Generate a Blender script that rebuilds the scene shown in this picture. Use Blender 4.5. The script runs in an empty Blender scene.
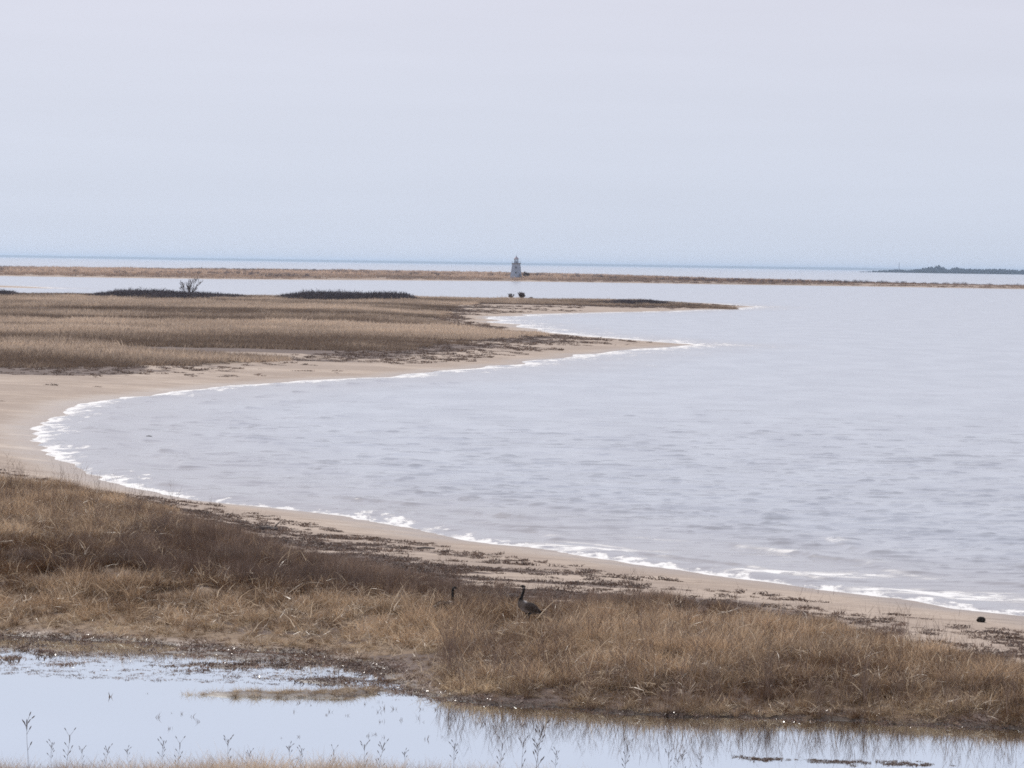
import bpy, bmesh, math, random
import numpy as np
from mathutils import Matrix, Vector

random.seed(7)
rng = np.random.default_rng(11)
S = bpy.context.scene
R = math.radians

# ------------------------------------------------------------------ camera
H = 8.2            # eye height above the bay, metres
F = 3500.0         # focal length in pixels of a 1024 px wide frame
ROLL = 0.01514
PITCH = math.atan(119.8 / F)
cam_d = bpy.data.cameras.new('camera')
cam = bpy.data.objects.new('camera', cam_d)
S.collection.objects.link(cam)
cam_d.sensor_width = 36.0
cam_d.lens = 36.0 * F / 1024
cam_d.clip_start = 1.0
cam_d.clip_end = 300000
f0 = np.array([0, math.cos(PITCH), -math.sin(PITCH)])
u0 = np.array([0, math.sin(PITCH), math.cos(PITCH)])
r0 = np.array([1.0, 0, 0])
RV = math.cos(ROLL) * r0 + math.sin(ROLL) * u0
UV = -math.sin(ROLL) * r0 + math.cos(ROLL) * u0
cam.matrix_world = Matrix(((RV[0], UV[0], -f0[0], 0), (RV[1], UV[1], -f0[1], 0), (RV[2], UV[2], -f0[2], H), (0, 0, 0, 1)))
S.camera = cam

# ------------------------------------------------------------------ sky, sun, exposure
SUN_EL, SUN_AZ = R(47), R(-24)       # azimuth measured from +Y towards +X
w = bpy.data.worlds.new('World'); S.world = w; w.use_nodes = True
nt = w.node_tree; nt.nodes.clear()
out = nt.nodes.new('ShaderNodeOutputWorld'); bg = nt.nodes.new('ShaderNodeBackground')
sky = nt.nodes.new('ShaderNodeTexSky'); sky.sky_type = 'NISHITA'; sky.sun_disc = False
sky.sun_elevation = SUN_EL; sky.sun_rotation = SUN_AZ
sky.air_density = 1.0; sky.dust_density = 0.6; sky.ozone_density = 2.0; sky.altitude = 0
hsv = nt.nodes.new('ShaderNodeHueSaturation'); hsv.inputs['Saturation'].default_value = 0.55
tint = nt.nodes.new('ShaderNodeMix'); tint.data_type = 'RGBA'; tint.blend_type = 'MULTIPLY'
tint.inputs[0].default_value = 1.0
tint.inputs[7].default_value = (0.92, 0.96, 1.14, 1)
nt.links.new(sky.outputs[0], hsv.inputs['Color']); nt.links.new(hsv.outputs[0], tint.inputs[6])
# thin high cloud: a pale veil, thickest towards the horizon
tcw = nt.nodes.new('ShaderNodeTexCoord'); sep = nt.nodes.new('ShaderNodeSeparateXYZ'); nt.links.new(tcw.outputs['Generated'], sep.inputs[0])
vr = nt.nodes.new('ShaderNodeMapRange'); vr.interpolation_type = 'SMOOTHSTEP'; nt.links.new(sep.outputs[2], vr.inputs[0])
vr.inputs[1].default_value = 0.0; vr.inputs[2].default_value = 0.6; vr.inputs[3].default_value = 0.86; vr.inputs[4].default_value = 0.25
cr = nt.nodes.new('ShaderNodeMapRange'); nt.links.new(sep.outputs[2], cr.inputs[0]); cr.inputs[1].default_value = 0.0; cr.inputs[2].default_value = 0.075
vc = nt.nodes.new('ShaderNodeMix'); vc.data_type = 'RGBA'; nt.links.new(cr.outputs[0], vc.inputs[0])
vc.inputs[6].default_value = (6.0, 6.75, 8.15, 1); vc.inputs[7].default_value = (6.95, 6.95, 7.9, 1)
cn = nt.nodes.new('ShaderNodeTexNoise'); cmap = nt.nodes.new('ShaderNodeMapping'); cmap.inputs['Scale'].default_value = (3, 3, 40)
nt.links.new(tcw.outputs['Generated'], cmap.inputs[0]); nt.links.new(cmap.outputs[0], cn.inputs['Vector']); cn.inputs['Scale'].default_value = 2.0; cn.inputs['Detail'].default_value = 3
cmr = nt.nodes.new('ShaderNodeMapRange'); nt.links.new(cn.outputs[0], cmr.inputs[0]); cmr.inputs[1].default_value = 0.3; cmr.inputs[2].default_value = 0.7; cmr.inputs[3].default_value = 0.975; cmr.inputs[4].default_value = 1.02
vm = nt.nodes.new('ShaderNodeMix'); vm.data_type = 'RGBA'; vm.blend_type = 'MULTIPLY'; vm.inputs[0].default_value = 1
nt.links.new(vc.outputs[2], vm.inputs[6]); nt.links.new(cmr.outputs[0], vm.inputs[7])
veil = nt.nodes.new('ShaderNodeMix'); veil.data_type = 'RGBA'
nt.links.new(vr.outputs[0], veil.inputs[0]); nt.links.new(tint.outputs[2], veil.inputs[6]); nt.links.new(vm.outputs[2], veil.inputs[7])
nt.links.new(veil.outputs[2], bg.inputs[0]); nt.links.new(bg.outputs[0], out.inputs[0])
bg.inputs[1].default_value = 0.10

sl = bpy.data.lights.new('sun', 'SUN'); sl.energy = 4.0; sl.angle = R(0.6); sl.color = (1.0, 0.95, 0.88)
so = bpy.data.objects.new('sun', sl); S.collection.objects.link(so)
sd = Vector((math.sin(SUN_AZ) * math.cos(SUN_EL), math.cos(SUN_AZ) * math.cos(SUN_EL), math.sin(SUN_EL)))
so.rotation_euler = sd.to_track_quat('Z', 'Y').to_euler(); so.location = (0, 50, 60)

vs = S.view_settings
vs.view_transform = 'Standard'; vs.look = 'None'; vs.exposure = 0.0; vs.gamma = 1.0; vs.use_curve_mapping = False
S.render.engine = 'CYCLES'
S.cycles.max_bounces = 6; S.cycles.diffuse_bounces = 2; S.cycles.glossy_bounces = 2
S.cycles.transmission_bounces = 3; S.cycles.transparent_max_bounces = 8; S.cycles.volume_bounces = 0
S.cycles.filter_width = 1.7
S.cycles.use_denoising = False
S.cycles.sample_clamp_direct = 6; S.cycles.sample_clamp_indirect = 3

# ------------------------------------------------------------------ helpers
def P(px, py, z=0.0):
    """ground point at height z seen at a picture position"""
    d = RV * ((px - 512) / F) + UV * (-(py - 384) / F) + f0
    t = (z - H) / d[2]
    return np.array([d[0] * t, d[1] * t, z])

def proj(x, y, z):
    dx, dy, dz = x, y, z - H
    cx = dx * RV[0] + dy * RV[1] + dz * RV[2]
    cy = dx * UV[0] + dy * UV[1] + dz * UV[2]
    cz = dx * f0[0] + dy * f0[1] + dz * f0[2]
    cz = np.maximum(cz, 1e-3)
    return 512 + F * cx / cz, 384 - F * cy / cz

def _hash(ix, iy, seed):
    h = (ix.astype(np.int64) * 374761393 + iy.astype(np.int64) * 668265263 + seed * 974634777) & 0x7fffffff
    h = ((h ^ (h >> 13)) * 1274126177) & 0x7fffffff
    return ((h ^ (h >> 16)) & 0xffff) / 65535.0

def vnoise(x, y, seed=0):
    ix, iy = np.floor(x), np.floor(y)
    fx, fy = x - ix, y - iy
    fx = fx * fx * (3 - 2 * fx); fy = fy * fy * (3 - 2 * fy)
    a, b = _hash(ix, iy, seed), _hash(ix + 1, iy, seed)
    c, d = _hash(ix, iy + 1, seed), _hash(ix + 1, iy + 1, seed)
    return (a * (1 - fx) + b * fx) * (1 - fy) + (c * (1 - fx) + d * fx) * fy

def fbm(x, y, seed=0, oct=4):
    s, a, t = 0, 1.0, 0
    for k in range(oct):
        s = s + a * vnoise(x * 2 ** k, y * 2 ** k, seed + k * 17); t += a; a *= 0.5
    return s / t

def sstep(a, b, x):
    t = np.clip((x - a) / (b - a), 0, 1)
    return t * t * (3 - 2 * t)

def roughen(pts, seg, amp, seed):
    """subdivide a world outline and push it in and out a little"""
    outp = []
    n = len(pts)
    for i in range(n):
        a, b = np.array(pts[i][:2]), np.array(pts[(i + 1) % n][:2])
        L = np.linalg.norm(b - a)
        if L < 1e-6: continue
        dist = np.linalg.norm((a + b) / 2)
        sg = seg * max(dist, 40) / 100
        k = max(1, min(24, int(L / sg)))
        nrm = np.array([-(b - a)[1], (b - a)[0]]) / L
        for j in range(k):
            p = a + (b - a) * j / k
            am = amp * max(dist, 40) / 100
            q = (fbm(np.array([p[0] / sg / 2.5]), np.array([p[1] / sg / 2.5]), seed, 3)[0] - 0.5) * 2 * am
            outp.append(p + nrm * q)
    return np.array(outp)

def sdist(x, y, poly, chunk=20000):
    """signed distance to a polygon, positive inside"""
    res = np.empty(len(x))
    A = poly; B = np.roll(poly, -1, axis=0); E = B - A
    L2 = (E ** 2).sum(1) + 1e-12
    dyb = np.where(np.abs(E[:, 1]) < 1e-12, 1e-12, E[:, 1])
    for s in range(0, len(x), chunk):
        px = x[s:s + chunk, None]; py = y[s:s + chunk, None]
        wx = px - A[:, 0]; wy = py - A[:, 1]
        t = np.clip((wx * E[:, 0] + wy * E[:, 1]) / L2, 0, 1)
        d = np.sqrt(((wx - t * E[:, 0]) ** 2 + (wy - t * E[:, 1]) ** 2).min(1))
        c = ((A[:, 1] > py) != (B[:, 1] > py)) & (px < A[:, 0] + E[:, 0] * (py - A[:, 1]) / dyb)
        ins = c.sum(1) % 2 == 1
        res[s:s + chunk] = np.where(ins, d, -d)
    return res

# ------------------------------------------------------------------ coast outlines (metres)
def W(lst, z=0.0): return [tuple(P(a, b, z)[:2]) for a, b in lst]
shore_px = [(1400, 680), (1100, 630), (1024, 616), (900, 601), (780, 586), (700, 575), (620, 561), (550, 551), (470, 541), (400, 526), (320, 513),
            (250, 505), (200, 500), (160, 492), (130, 487), (100, 477), (72, 464), (45, 457), (38, 448), (25, 438), (32, 425),
            (52, 417), (75, 405), (95, 402), (150, 396), (200, 389), (300, 381), (400, 376), (440, 371), (500, 366), (545, 360),
            (600, 353), (650, 348.5), (690, 345), (655, 341.5), (620, 338.5), (570, 335), (540, 331), (522, 326), (500, 322), (486, 317.5),
            (560, 313.5), (640, 312), (700, 310), (747, 307.3), (715, 304.2), (670, 302), (640, 301), (600, 300.5), (560, 300.5),
            (500, 299.5), (440, 298.5), (350, 297.5), (256, 297), (150, 295.5), (0, 294), (-400, 288)]
main_poly = W(shore_px) + [(-600, 700), (-600, -80), (500, -80), (300, 20)]
main_poly = roughen(main_poly, 1.1, 0.75, 3)
spit_front = [(-700, 265), (-300, 271.5), (0, 276), (128, 278), (256, 279.6), (400, 280.4), (500, 281.2), (640, 283.2), (736, 284.7), (850, 286.2), (950, 288), (1024, 289.2), (1400, 296)]
spit_back = [(1400, 291), (1024, 287.6), (900, 285), (768, 281.6), (640, 277.6), (500, 275), (400, 273.6), (256, 271.6), (128, 270.6), (0, 269.8), (-300, 265), (-700, 259)]
spit_poly = roughen(W(spit_front + spit_back), 1.2, 0.12, 8)
bar_poly = roughen(W([(-300, 279), (-50, 284), (30, 286.8), (62, 288.6), (30, 288.2), (-50, 286.2), (-300, 281.5)]), 1.2, 0.08, 12)
PONDZ = 0.15
pond_px = [(-400, 620), (0, 636), (100, 640), (200, 648), (300, 655), (360, 666), (405, 690), (450, 700), (520, 706), (600, 711), (700, 716), (800, 719),
           (900, 723), (1024, 730), (1200, 744), (1500, 757), (1500, 830), (1024, 800), (700, 785), (400, 779), (0, 775), (-400, 770)]
pond_poly = roughen(W(pond_px, PONDZ), 0.45, 0.75, 21)
mud_px = [(-400, 618), (0, 634), (100, 638), (200, 646), (300, 653), (365, 664), (420, 692), (455, 701), (400, 699), (340, 688), (250, 682), (130, 679), (60, 676), (0, 673), (-400, 660)]
mud_poly = np.array(W(mud_px, PONDZ))
islet_px = [(180, 694.5), (230, 692), (300, 692), (365, 689), (390, 692), (350, 699), (290, 698.5), (230, 698)]
islet_poly = roughen(W(islet_px, PONDZ), 0.5, 0.12, 31)

def coast(x, y):
    """distance inland (+) or off shore (-)"""
    a = sdist(x, y, main_poly); b = sdist(x, y, spit_poly); c = sdist(x, y, bar_poly)
    return np.maximum(np.maximum(a, b), c), b

def terrain(x, y, s=None, sb=None):
    if s is None: s, sb = coast(x, y)
    d = np.hypot(x, y)
    nz = fbm(x * 0.25, y * 0.25, 5, 4) - 0.5
    big = fbm(x * 0.05, y * 0.05, 9, 3) - 0.5
    land = 0.75 * (1 - np.exp(-np.maximum(s, 0) / 9.0)) + 0.12 * nz * sstep(2, 8, s) + 0.3 * big * sstep(8, 25, s)
    # low rise behind the left end of the near beach
    px, py = proj(x, y, np.full_like(x, 0.7))
    rise = sstep(330, 60, px) * sstep(640, 560, py) * sstep(0, 9, s) * (d < 150)
    land = land + 0.45 * rise
    # far marsh is flat and low
    far = sstep(160, 220, d)
    land = np.where(s > 0, land * (1 - far) + far * (0.6 * (1 - np.exp(-np.maximum(s, 0) / 16.0)) + 0.10 * nz * sstep(3, 15, s)), land)
    spit = sb > 0
    dune = 1.3 * (1 - np.exp(-np.maximum(sb, 0) / 40.0)) + 1.1 * sstep(60, 200, sb) * np.maximum(fbm(x * 0.012, y * 0.006, 41, 4) - 0.40, 0) * 3
    land = np.where(spit, dune, land)
    z = np.where(s > 0, land, np.maximum(0.05 * s, -2.5))
    near = (d < 200)
    sp = np.full_like(x, -99.0); sm = sp.copy(); si = sp.copy()
    idx = np.nonzero(near & (d < 110) & (np.abs(x) < 60))[0]
    if len(idx):
        sp[idx] = sdist(x[idx], y[idx], pond_poly)
        sm[idx] = sdist(x[idx], y[idx], mud_poly)
        si[idx] = sdist(x[idx], y[idx], islet_poly)
    bank = PONDZ + 0.015 + 0.10 * np.maximum(-sp, 0) + 0.05 * (nz) * sstep(0, 1.5, -sp)
    pool = PONDZ - 0.35 * sstep(0, 2.0, sp) - 0.02
    zz = np.where(sp > 0, pool, np.minimum(z, bank))
    z = np.where(sp > -90, zz, z)
    # the silted shallows at the left of the pool: mud just under or over the water
    mn = 1.5 * (fbm(x * 0.8 + 3, y * 1.1, 51, 5) - 0.5)
    ms = sstep(-0.3, 0.6, sm)
    ppx, ppy = proj(x, y, np.full_like(x, PONDZ))
    lift = 0.03 * sstep(60, 240, ppx) - 0.022 - 0.024 * sstep(650, 668, ppy) - 0.020
    z = np.where(sm > -0.3, z * (1 - ms) + ms * (PONDZ + 0.15 * mn + lift * 0.9), z)
    isl = sstep(-0.25, 0.35, si)
    z = np.where(si > -0.25, np.maximum(z, PONDZ - 0.10 + isl * (0.15 + 0.04 * nz)), z)
    return z, s, sp, sm, si

# ------------------------------------------------------------------ node helpers
def mat(name):
    m = bpy.data.materials.new(name); m.use_nodes = True
    n = m.node_tree.nodes; n.clear()
    o = n.new('ShaderNodeOutputMaterial'); b = n.new('ShaderNodeBsdfPrincipled')
    m.node_tree.links.new(b.outputs[0], o.inputs[0])
    return m, m.node_tree, b, o

class N:
    def __init__(s, t): s.t = t
    def new(s, k, **kw):
        n = s.t.nodes.new(k)
        for a, v in kw.items(): setattr(n, a, v)
        return n
    def link(s, a, b): s.t.links.new(a, b)
    def put(s, sock, v):
        if isinstance(v, bpy.types.NodeSocket): s.link(v, sock)
        else: sock.default_value = v
    def math(s, op, a, b=0.0, c=None, clamp=False):
        n = s.new('ShaderNodeMath', operation=op, use_clamp=clamp)
        s.put(n.inputs[0], a); s.put(n.inputs[1], b)
        if c is not None: s.put(n.inputs[2], c)
        return n.outputs[0]
    def step(s, x, a, b):
        n = s.new('ShaderNodeMapRange', interpolation_type='SMOOTHSTEP')
        s.put(n.inputs[0], x); n.inputs[1].default_value = a; n.inputs[2].default_value = b
        return n.outputs[0]
    def mix(s, f, a, b, blend='MIX'):
        n = s.new('ShaderNodeMix', data_type='RGBA', blend_type=blend)
        s.put(n.inputs[0], f)
        for i, v in ((6, a), (7, b)):
            if isinstance(v, tuple) and len(v) == 3: v = v + (1,)
            s.put(n.inputs[i], v)
        return n.outputs[2]
    def attr(s, name, typ='GEOMETRY'):
        return s.new('ShaderNodeAttribute', attribute_name=name, attribute_type=typ)
    def pos(s):
        return s.new('ShaderNodeNewGeometry').outputs['Position']
    def scaled(s, v, sx, sy, sz=1.0, rz=0.0):
        n = s.new('ShaderNodeMapping'); s.link(v, n.inputs[0])
        n.inputs['Scale'].default_value = (sx, sy, sz); n.inputs['Rotation'].default_value = (0, 0, rz)
        return n.outputs[0]
    def noise(s, v, scale, detail=4, rough=0.55):
        n = s.new('ShaderNodeTexNoise'); s.link(v, n.inputs['Vector'])
        n.inputs['Scale'].default_value = scale; n.inputs['Detail'].default_value = detail; n.inputs['Roughness'].default_value = rough
        return n.outputs[0]
    def bump(s, h, strength, dist):
        n = s.new('ShaderNodeBump'); s.link(h, n.inputs['Height'])
        n.inputs['Strength'].default_value = strength; n.inputs['Distance'].default_value = dist
        return n.outputs[0]

def mesh_obj(name, verts, faces, m=None, parent=None, smooth=False, kind=None):
    me = bpy.data.meshes.new(name)
    if isinstance(verts, np.ndarray) and isinstance(faces, np.ndarray):
        me.vertices.add(len(verts)); me.vertices.foreach_set('co', verts.astype(np.float32).ravel())
        k = faces.shape[1]
        me.loops.add(faces.size); me.loops.foreach_set('vertex_index', faces.astype(np.int32).ravel())
        me.polygons.add(len(faces))
        me.polygons.foreach_set('loop_start', np.arange(0, faces.size, k, dtype=np.int32))
        me.update(calc_edges=True)
    else:
        me.from_pydata([tuple(v) for v in verts], [], [tuple(f) for f in faces]); me.update()
    if smooth: me.polygons.foreach_set('use_smooth', [True] * len(me.polygons))
    if m: me.materials.append(m)
    o = bpy.data.objects.new(name, me); S.collection.objects.link(o)
    if parent: o.parent = parent
    if kind: o['kind'] = kind
    return o

def fattr(o, name, arr):
    a = o.data.attributes.new(name, 'FLOAT', 'POINT'); a.data.foreach_set('value', np.asarray(arr, dtype=np.float32))

def tag(o, label, cat, group=None, kind=None):
    o['label'] = label; o['category'] = cat
    if group: o['group'] = group
    if kind: o['kind'] = kind
    return o

def empty(name, loc, rz=0.0):
    o = bpy.data.objects.new(name, None); S.collection.objects.link(o)
    o.location = tuple(loc); o.rotation_euler = (0, 0, rz); return o

def fan(offsets, cols):
    """a sheet whose rows lie at growing distances; cols are slopes x/y"""
    yy = H * F / np.array(offsets)
    xx = np.array(cols)
    Y, X = np.meshgrid(yy, xx, indexing='ij')
    X = X * Y
    nr, nc = Y.shape
    i = (np.arange(nr - 1)[:, None] * nc + np.arange(nc - 1)[None, :]).ravel()
    faces = np.stack([i, i + 1, i + nc + 1, i + nc], 1)
    return X.ravel(), Y.ravel(), faces

# ------------------------------------------------------------------ GROUND
off = np.concatenate([np.linspace(1400, 640, 30), np.arange(638, 60, -0.8), np.arange(60, 10, -0.28), np.array([9, 7.5, 6, 4.5, 3, 2, 1.2, 0.65])])
cols = np.concatenate([np.array([-4, -2, -1.0, -.6, -.4, -.3, -.25]), np.arange(-720, 721, 2.3) / F, np.array([.25, .3, .4, .6, 1.0, 2, 4])])
gx, gy, gf = fan(off, cols)
gs, gsb = coast(gx, gy)
gz, gs, gsp, gsm, gsi = terrain(gx, gy, gs, gsb)
ground = mesh_obj('ground', np.stack([gx, gy, gz], 1), gf, smooth=True, kind='structure')

# --- vegetation mask, in metres on the ground (the borders follow what grows where in the place)
berm_back_px = [(-400, 470), (0, 492), (60, 496), (120, 505), (200, 524), (260, 545), (330, 560), (400, 572), (480, 592), (560, 607), (650, 600), (720, 600), (800, 612),
                (870, 624), (960, 641), (1024, 657), (1200, 697), (1500, 756)]
berm_poly = np.array(W(berm_back_px, 0.6) + W([(1500, 790)] + [(a, b) for a, b in pond_px[:16][::-1]], PONDZ + .05))
berm_poly = roughen(berm_poly, 0.8, 0.8, 61)
nearbank_poly = np.array(W([(-400, 768), (0, 777), (400, 781), (700, 787), (1024, 802), (1500, 832), (1500, 1000), (-400, 1000)], 0.2))
pen_px = [(-500, 370), (0, 371), (60, 368), (150, 367), (256, 361), (330, 357), (380, 352), (430, 347), (480, 340), (531, 336), (535, 333), (500, 329), (455, 325), (430, 319),
          (440, 313), (452, 308), (470, 303.5), (520, 304.5), (600, 305.5), (660, 305.5), (720, 307.0), (725, 306.2), (670, 303), (640, 302), (500, 301), (440, 300), (350, 299), (256, 298.5), (150, 297), (0, 295.5), (-500, 288)]
pen_poly = roughen(W(pen_px, 0.45), 1.5, 0.45, 71)

def sandgap(x, y):
    ppx, ppy = proj(x, y, np.full_like(x, 0.5))
    return 60 * sstep(0.60, 0.66, fbm(x * 0.016 + 5, y * 0.06, 91, 4)) * sstep(120, 240, ppx) * sstep(332, 338, ppy) * (np.hypot(x, y) < 420)

def vegmask(x, y, sb):
    d = np.hypot(x, y)
    v = np.full(len(x), -50.0)
    i = np.nonzero((d < 200))[0]
    if len(i):
        v[i] = np.maximum(sdist(x[i], y[i], berm_poly), sdist(x[i], y[i], nearbank_poly))
    i = np.nonzero((d > 190) & (sb < 0))[0]
    if len(i): v[i] = sdist(x[i], y[i], pen_poly) - sandgap(x[i], y[i])
    v = np.where(sb > 0, sb - 8, v)
    return v
gv = vegmask(gx, gy, gsb)
fattr(ground, 'inland', gs); fattr(ground, 'veg', np.clip(gv, -40, 40)); fattr(ground, 'mudf', sstep(-0.8, 0.3, np.maximum(gsm, gsi)))
fattr(ground, 'pooldist', np.clip(gsp, -30, 30))
# strandline of weed and dead stems: patches lying along the shore
gd = np.hypot(gx, gy)
gpx, gpy = proj(gx, gy, np.full_like(gx, 0.6))
wn = fbm(gx * 0.22, gy * 0.55, 81, 5)
near_w = sstep(-9.5, -0.5, gv) * sstep(180, 420, gpx) * sstep(1100, 560, gpx) * sstep(0.41, 0.50, wn + 0.10 * sstep(-4, 0, gv)) * (gd < 150) * sstep(3.2, 5.5, gs)
near_w = np.maximum(near_w, sstep(-4, -0.2, gv) * sstep(0.50, 0.58, wn - 0.06 * sstep(620, 700, gpx)) * (gd < 170) * sstep(3.2, 5.5, gs))
wf = fbm(gx * 0.035, gy * 0.05, 83, 5)
far_w = sstep(-26, -1, gv) * sstep(0.50, 0.60, wf + 0.13 * sstep(-14, 0, gv)) * (gd > 190) * (gsb < 0) * sstep(6, 14, gs)
fattr(ground, 'wrack', np.maximum(near_w, far_w))
fattr(ground, 'spit', (gsb > 0).astype(float))

m_ground, t, b, o = mat('beach_and_marsh_soil'); n = N(t)
pos = n.pos()
inl = n.attr('inland').outputs['Fac']; veg = n.attr('veg').outputs['Fac']; mud = n.attr('mudf').outputs['Fac']; wr = n.attr('wrack').outputs['Fac']
pd = n.attr('pooldist').outputs['Fac']
fine = n.noise(n.scaled(pos, 3, 6), 1.0, 6, 0.65)
mid = n.noise(n.scaled(pos, 0.25, 0.7), 1.0, 5, 0.6)
sand = n.mix(mid, (0.34, 0.265, 0.205), (0.49, 0.40, 0.325))
sand = n.mix(n.math('MULTIPLY', n.step(fine, 0.54, 0.68), 0.5), sand, (0.15, 0.10, 0.075))
streak = n.noise(n.scaled(pos, 0.35, 1.6, 1, 0.35), 1.0, 5, 0.6)
sand = n.mix(n.math('MULTIPLY', n.step(streak, 0.53, 0.64), 0.5), sand, (0.20, 0.145, 0.11))
wet = n.step(n.math('ADD', inl, n.math('MULTIPLY', mid, 3.0)), 4.6, 1.6)
sand = n.mix(n.math('MULTIPLY', wet, 0.75), sand, (0.25, 0.205, 0.175))
blot = n.noise(n.scaled(pos, 0.10, 0.42), 1.0, 5, 0.65)
wide = n.noise(n.scaled(pos, 0.09, 0.13, 1, 0.3), 1.0, 6, 0.7)
sand = n.mix(n.math('MULTIPLY', n.step(wide, 0.47, 0.56), 0.55), sand, (0.29, 0.225, 0.18))
sand = n.mix(n.math('MULTIPLY', n.step(wide, 0.44, 0.36), 0.4), sand, (0.52, 0.43, 0.35))
sand = n.mix(n.math('MULTIPLY', n.step(blot, 0.46, 0.60), 0.45), sand, (0.30, 0.235, 0.19))
litter = n.mix(fine, (0.12, 0.08, 0.05), (0.36, 0.26, 0.175))
band = n.noise(n.scaled(pos, 0.012, 0.045), 1.0, 5, 0.6)
litter = n.mix(n.step(band, 0.5, 0.62), litter, (0.11, 0.075, 0.05))
litter = n.mix(n.math('MULTIPLY', n.attr('spit').outputs['Fac'], 0.65), litter, n.mix(n.step(band, .46, .56), (0.42, 0.33, 0.27), (0.20, 0.145, 0.11)))
vegf = n.step(n.math('ADD', veg, n.math('MULTIPLY', n.math('SUBTRACT', mid, 0.5), 4.0)), -0.4, 0.7)
col = n.mix(vegf, sand, litter)
wcol = n.mix(fine, (0.06, 0.042, 0.035), (0.20, 0.145, 0.12))
wfac = n.step(n.math('ADD', wr, n.math('MULTIPLY', n.math('SUBTRACT', n.noise(n.scaled(pos, 1.2, 3.5), 1.0, 5, 0.7), 0.5), 1.6)), 0.35, 0.65)
wfac = n.math('MULTIPLY', wfac, n.math('GREATER_THAN', wr, 0.03))
col = n.mix(wfac, col, wcol)
mcol = n.mix(fine, (0.09, 0.056, 0.04), (0.28, 0.19, 0.145))
col = n.mix(mud, col, mcol)
edge = n.math('MULTIPLY', n.step(pd, -0.5, -0.1), 0.8)
col = n.mix(edge, col, (0.055, 0.04, 0.03))
n.link(col, b.inputs['Base Color'])
wetall = n.math('MAXIMUM', n.math('MULTIPLY', wet, 0.8), n.math('MULTIPLY', mud, 0.8))
rr = n.new('ShaderNodeMapRange'); n.link(wetall, rr.inputs[0]); rr.inputs[3].default_value = 0.95; rr.inputs[4].default_value = 0.38
n.link(rr.outputs[0], b.inputs['Roughness'])
b.inputs['Specular IOR Level'].default_value = 0.35
n.link(n.bump(fine, 0.6, 0.05), b.inputs['Normal'])
ground.data.materials.append(m_ground)

# ------------------------------------------------------------------ SEA
off = np.concatenate([np.arange(430, 372, -0.8), np.arange(372, 90, -0.36), np.arange(90, 40, -0.5), np.arange(40, 8, -0.25), np.array([7.5, 7, 6, 5, 4, 3, 2.2, 1.5, 1, 0.65, 0.42])])
cols = np.concatenate([np.array([-4, -2, -1.0, -.6, -.4, -.3, -.25]), np.arange(-690, 691, 1.5) / F, np.array([.25, .3, .4, .6, 1.0, 2, 4])])
sx, sy, sf = fan(off, cols)
ss, ssb = coast(sx, sy)
dist = np.hypot(sx, sy)
rowsp = dist ** 2 * 0.38 / (F * H)
colsp = dist * 1.5 / F
off_s = np.maximum(-ss, 0)
z = np.zeros_like(sx)
wr_ = np.random.default_rng(5)
depthf = 0.35 + 0.65 * sstep(0, 12, off_s)
for k in range(34):
    lam = 0.6 * (5.0 / 0.6) ** (k / 33.0)
    th = R(-90 + 14) + wr_.normal(0, R(24))
    kx, ky = math.cos(th) * 2 * math.pi / lam, math.sin(th) * 2 * math.pi / lam
    ph = wr_.uniform(0, 6.28)
    fade = sstep(1.0, 0.35, rowsp * abs(ky) / 3.14 + 0.0) * sstep(1.0, 0.4, colsp * abs(kx) / 3.14)
    grp = 0.4 + 1.2 * vnoise(sx / (lam * 5) + k * 3, sy / (lam * 4), 100 + k)
    c = np.cos(kx * sx + ky * sy + ph + 1.2 * fbm(sx / (lam * 3), sy / (lam * 3), 140 + k, 2))
    z += 0.0022 * lam ** 0.2 * grp * fade * (c + 0.25 * np.cos(2 * (kx * sx + ky * sy + ph)))
for k in range(30):          # scattered short-crested wavelets
    lam = 0.65 + 0.9 * wr_.random() ** 1.5; th = R(-90 + 6) + wr_.normal(0, R(12))
    kx, ky = math.cos(th) * 2 * math.pi / lam, math.sin(th) * 2 * math.pi / lam
    fade = sstep(1.0, 0.35, rowsp * abs(ky) / 3.14) * sstep(1.0, 0.4, colsp * abs(kx) / 3.14)
    patch = sstep(0.78, 0.95, vnoise(sx / (lam * 0.9) + k * 7.3, sy / (lam * 0.9) + k * 3.1, 400 + k)) * sstep(0.35, 0.7, vnoise(sx / 14 + k, sy / 9, 440))
    c = np.cos(kx * sx + ky * sy + wr_.uniform(0, 6.28))
    z += 0.052 * lam * patch * fade * ((0.5 + 0.5 * c) ** 2.5 - 0.2)
z *= depthf
# swash and breakers: the surf line stands a little proud of the water
fw = np.minimum(0.8 + 0.00004 * dist ** 2.05, 8.0)
prox = np.clip(off_s / fw, 0, 4)
nb = fbm(sx / (fw * 5), sy / (fw * 5), 171, 4)
swell = np.exp(-((prox - 0.9 - 1.6 * (nb - 0.5)) / 0.55) ** 2) * sstep(0.35, 0.6, nb)
z += 0.10 * swell * sstep(0, 0.4, off_s) * (dist < 1000)
rcrest = np.zeros_like(sx)
for k, (dd0, amp) in enumerate(((2.6, .07), (5.5, .10), (9.5, .08), (14.5, .05))):   # low waves running in, parallel to the beach
    wv = fbm(sx / 9, sy / 9, 600 + k, 3) - 0.5
    q = off_s - dd0 - 4.0 * wv
    pt = sstep(0.50, 0.66, fbm(sx / 5.0, sy / 3.0, 620 + k, 3)) * (dist < 240)
    z += amp * pt * np.where(q < 0, np.exp(-(q / 0.22) ** 2), np.exp(-(q / 0.9) ** 2))
    rcrest = np.maximum(rcrest, 0.62 * sstep(0.62, 0.72, fbm(sx / 4.0, sy / 3.0, 640 + k, 3)) * np.exp(-((q + .05) / 0.3) ** 2) * (k < 3) * sstep(420, 620, proj(sx, sy, np.zeros_like(sx))[0]))
z = np.where(ss > 0, 0.0, z)
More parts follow.
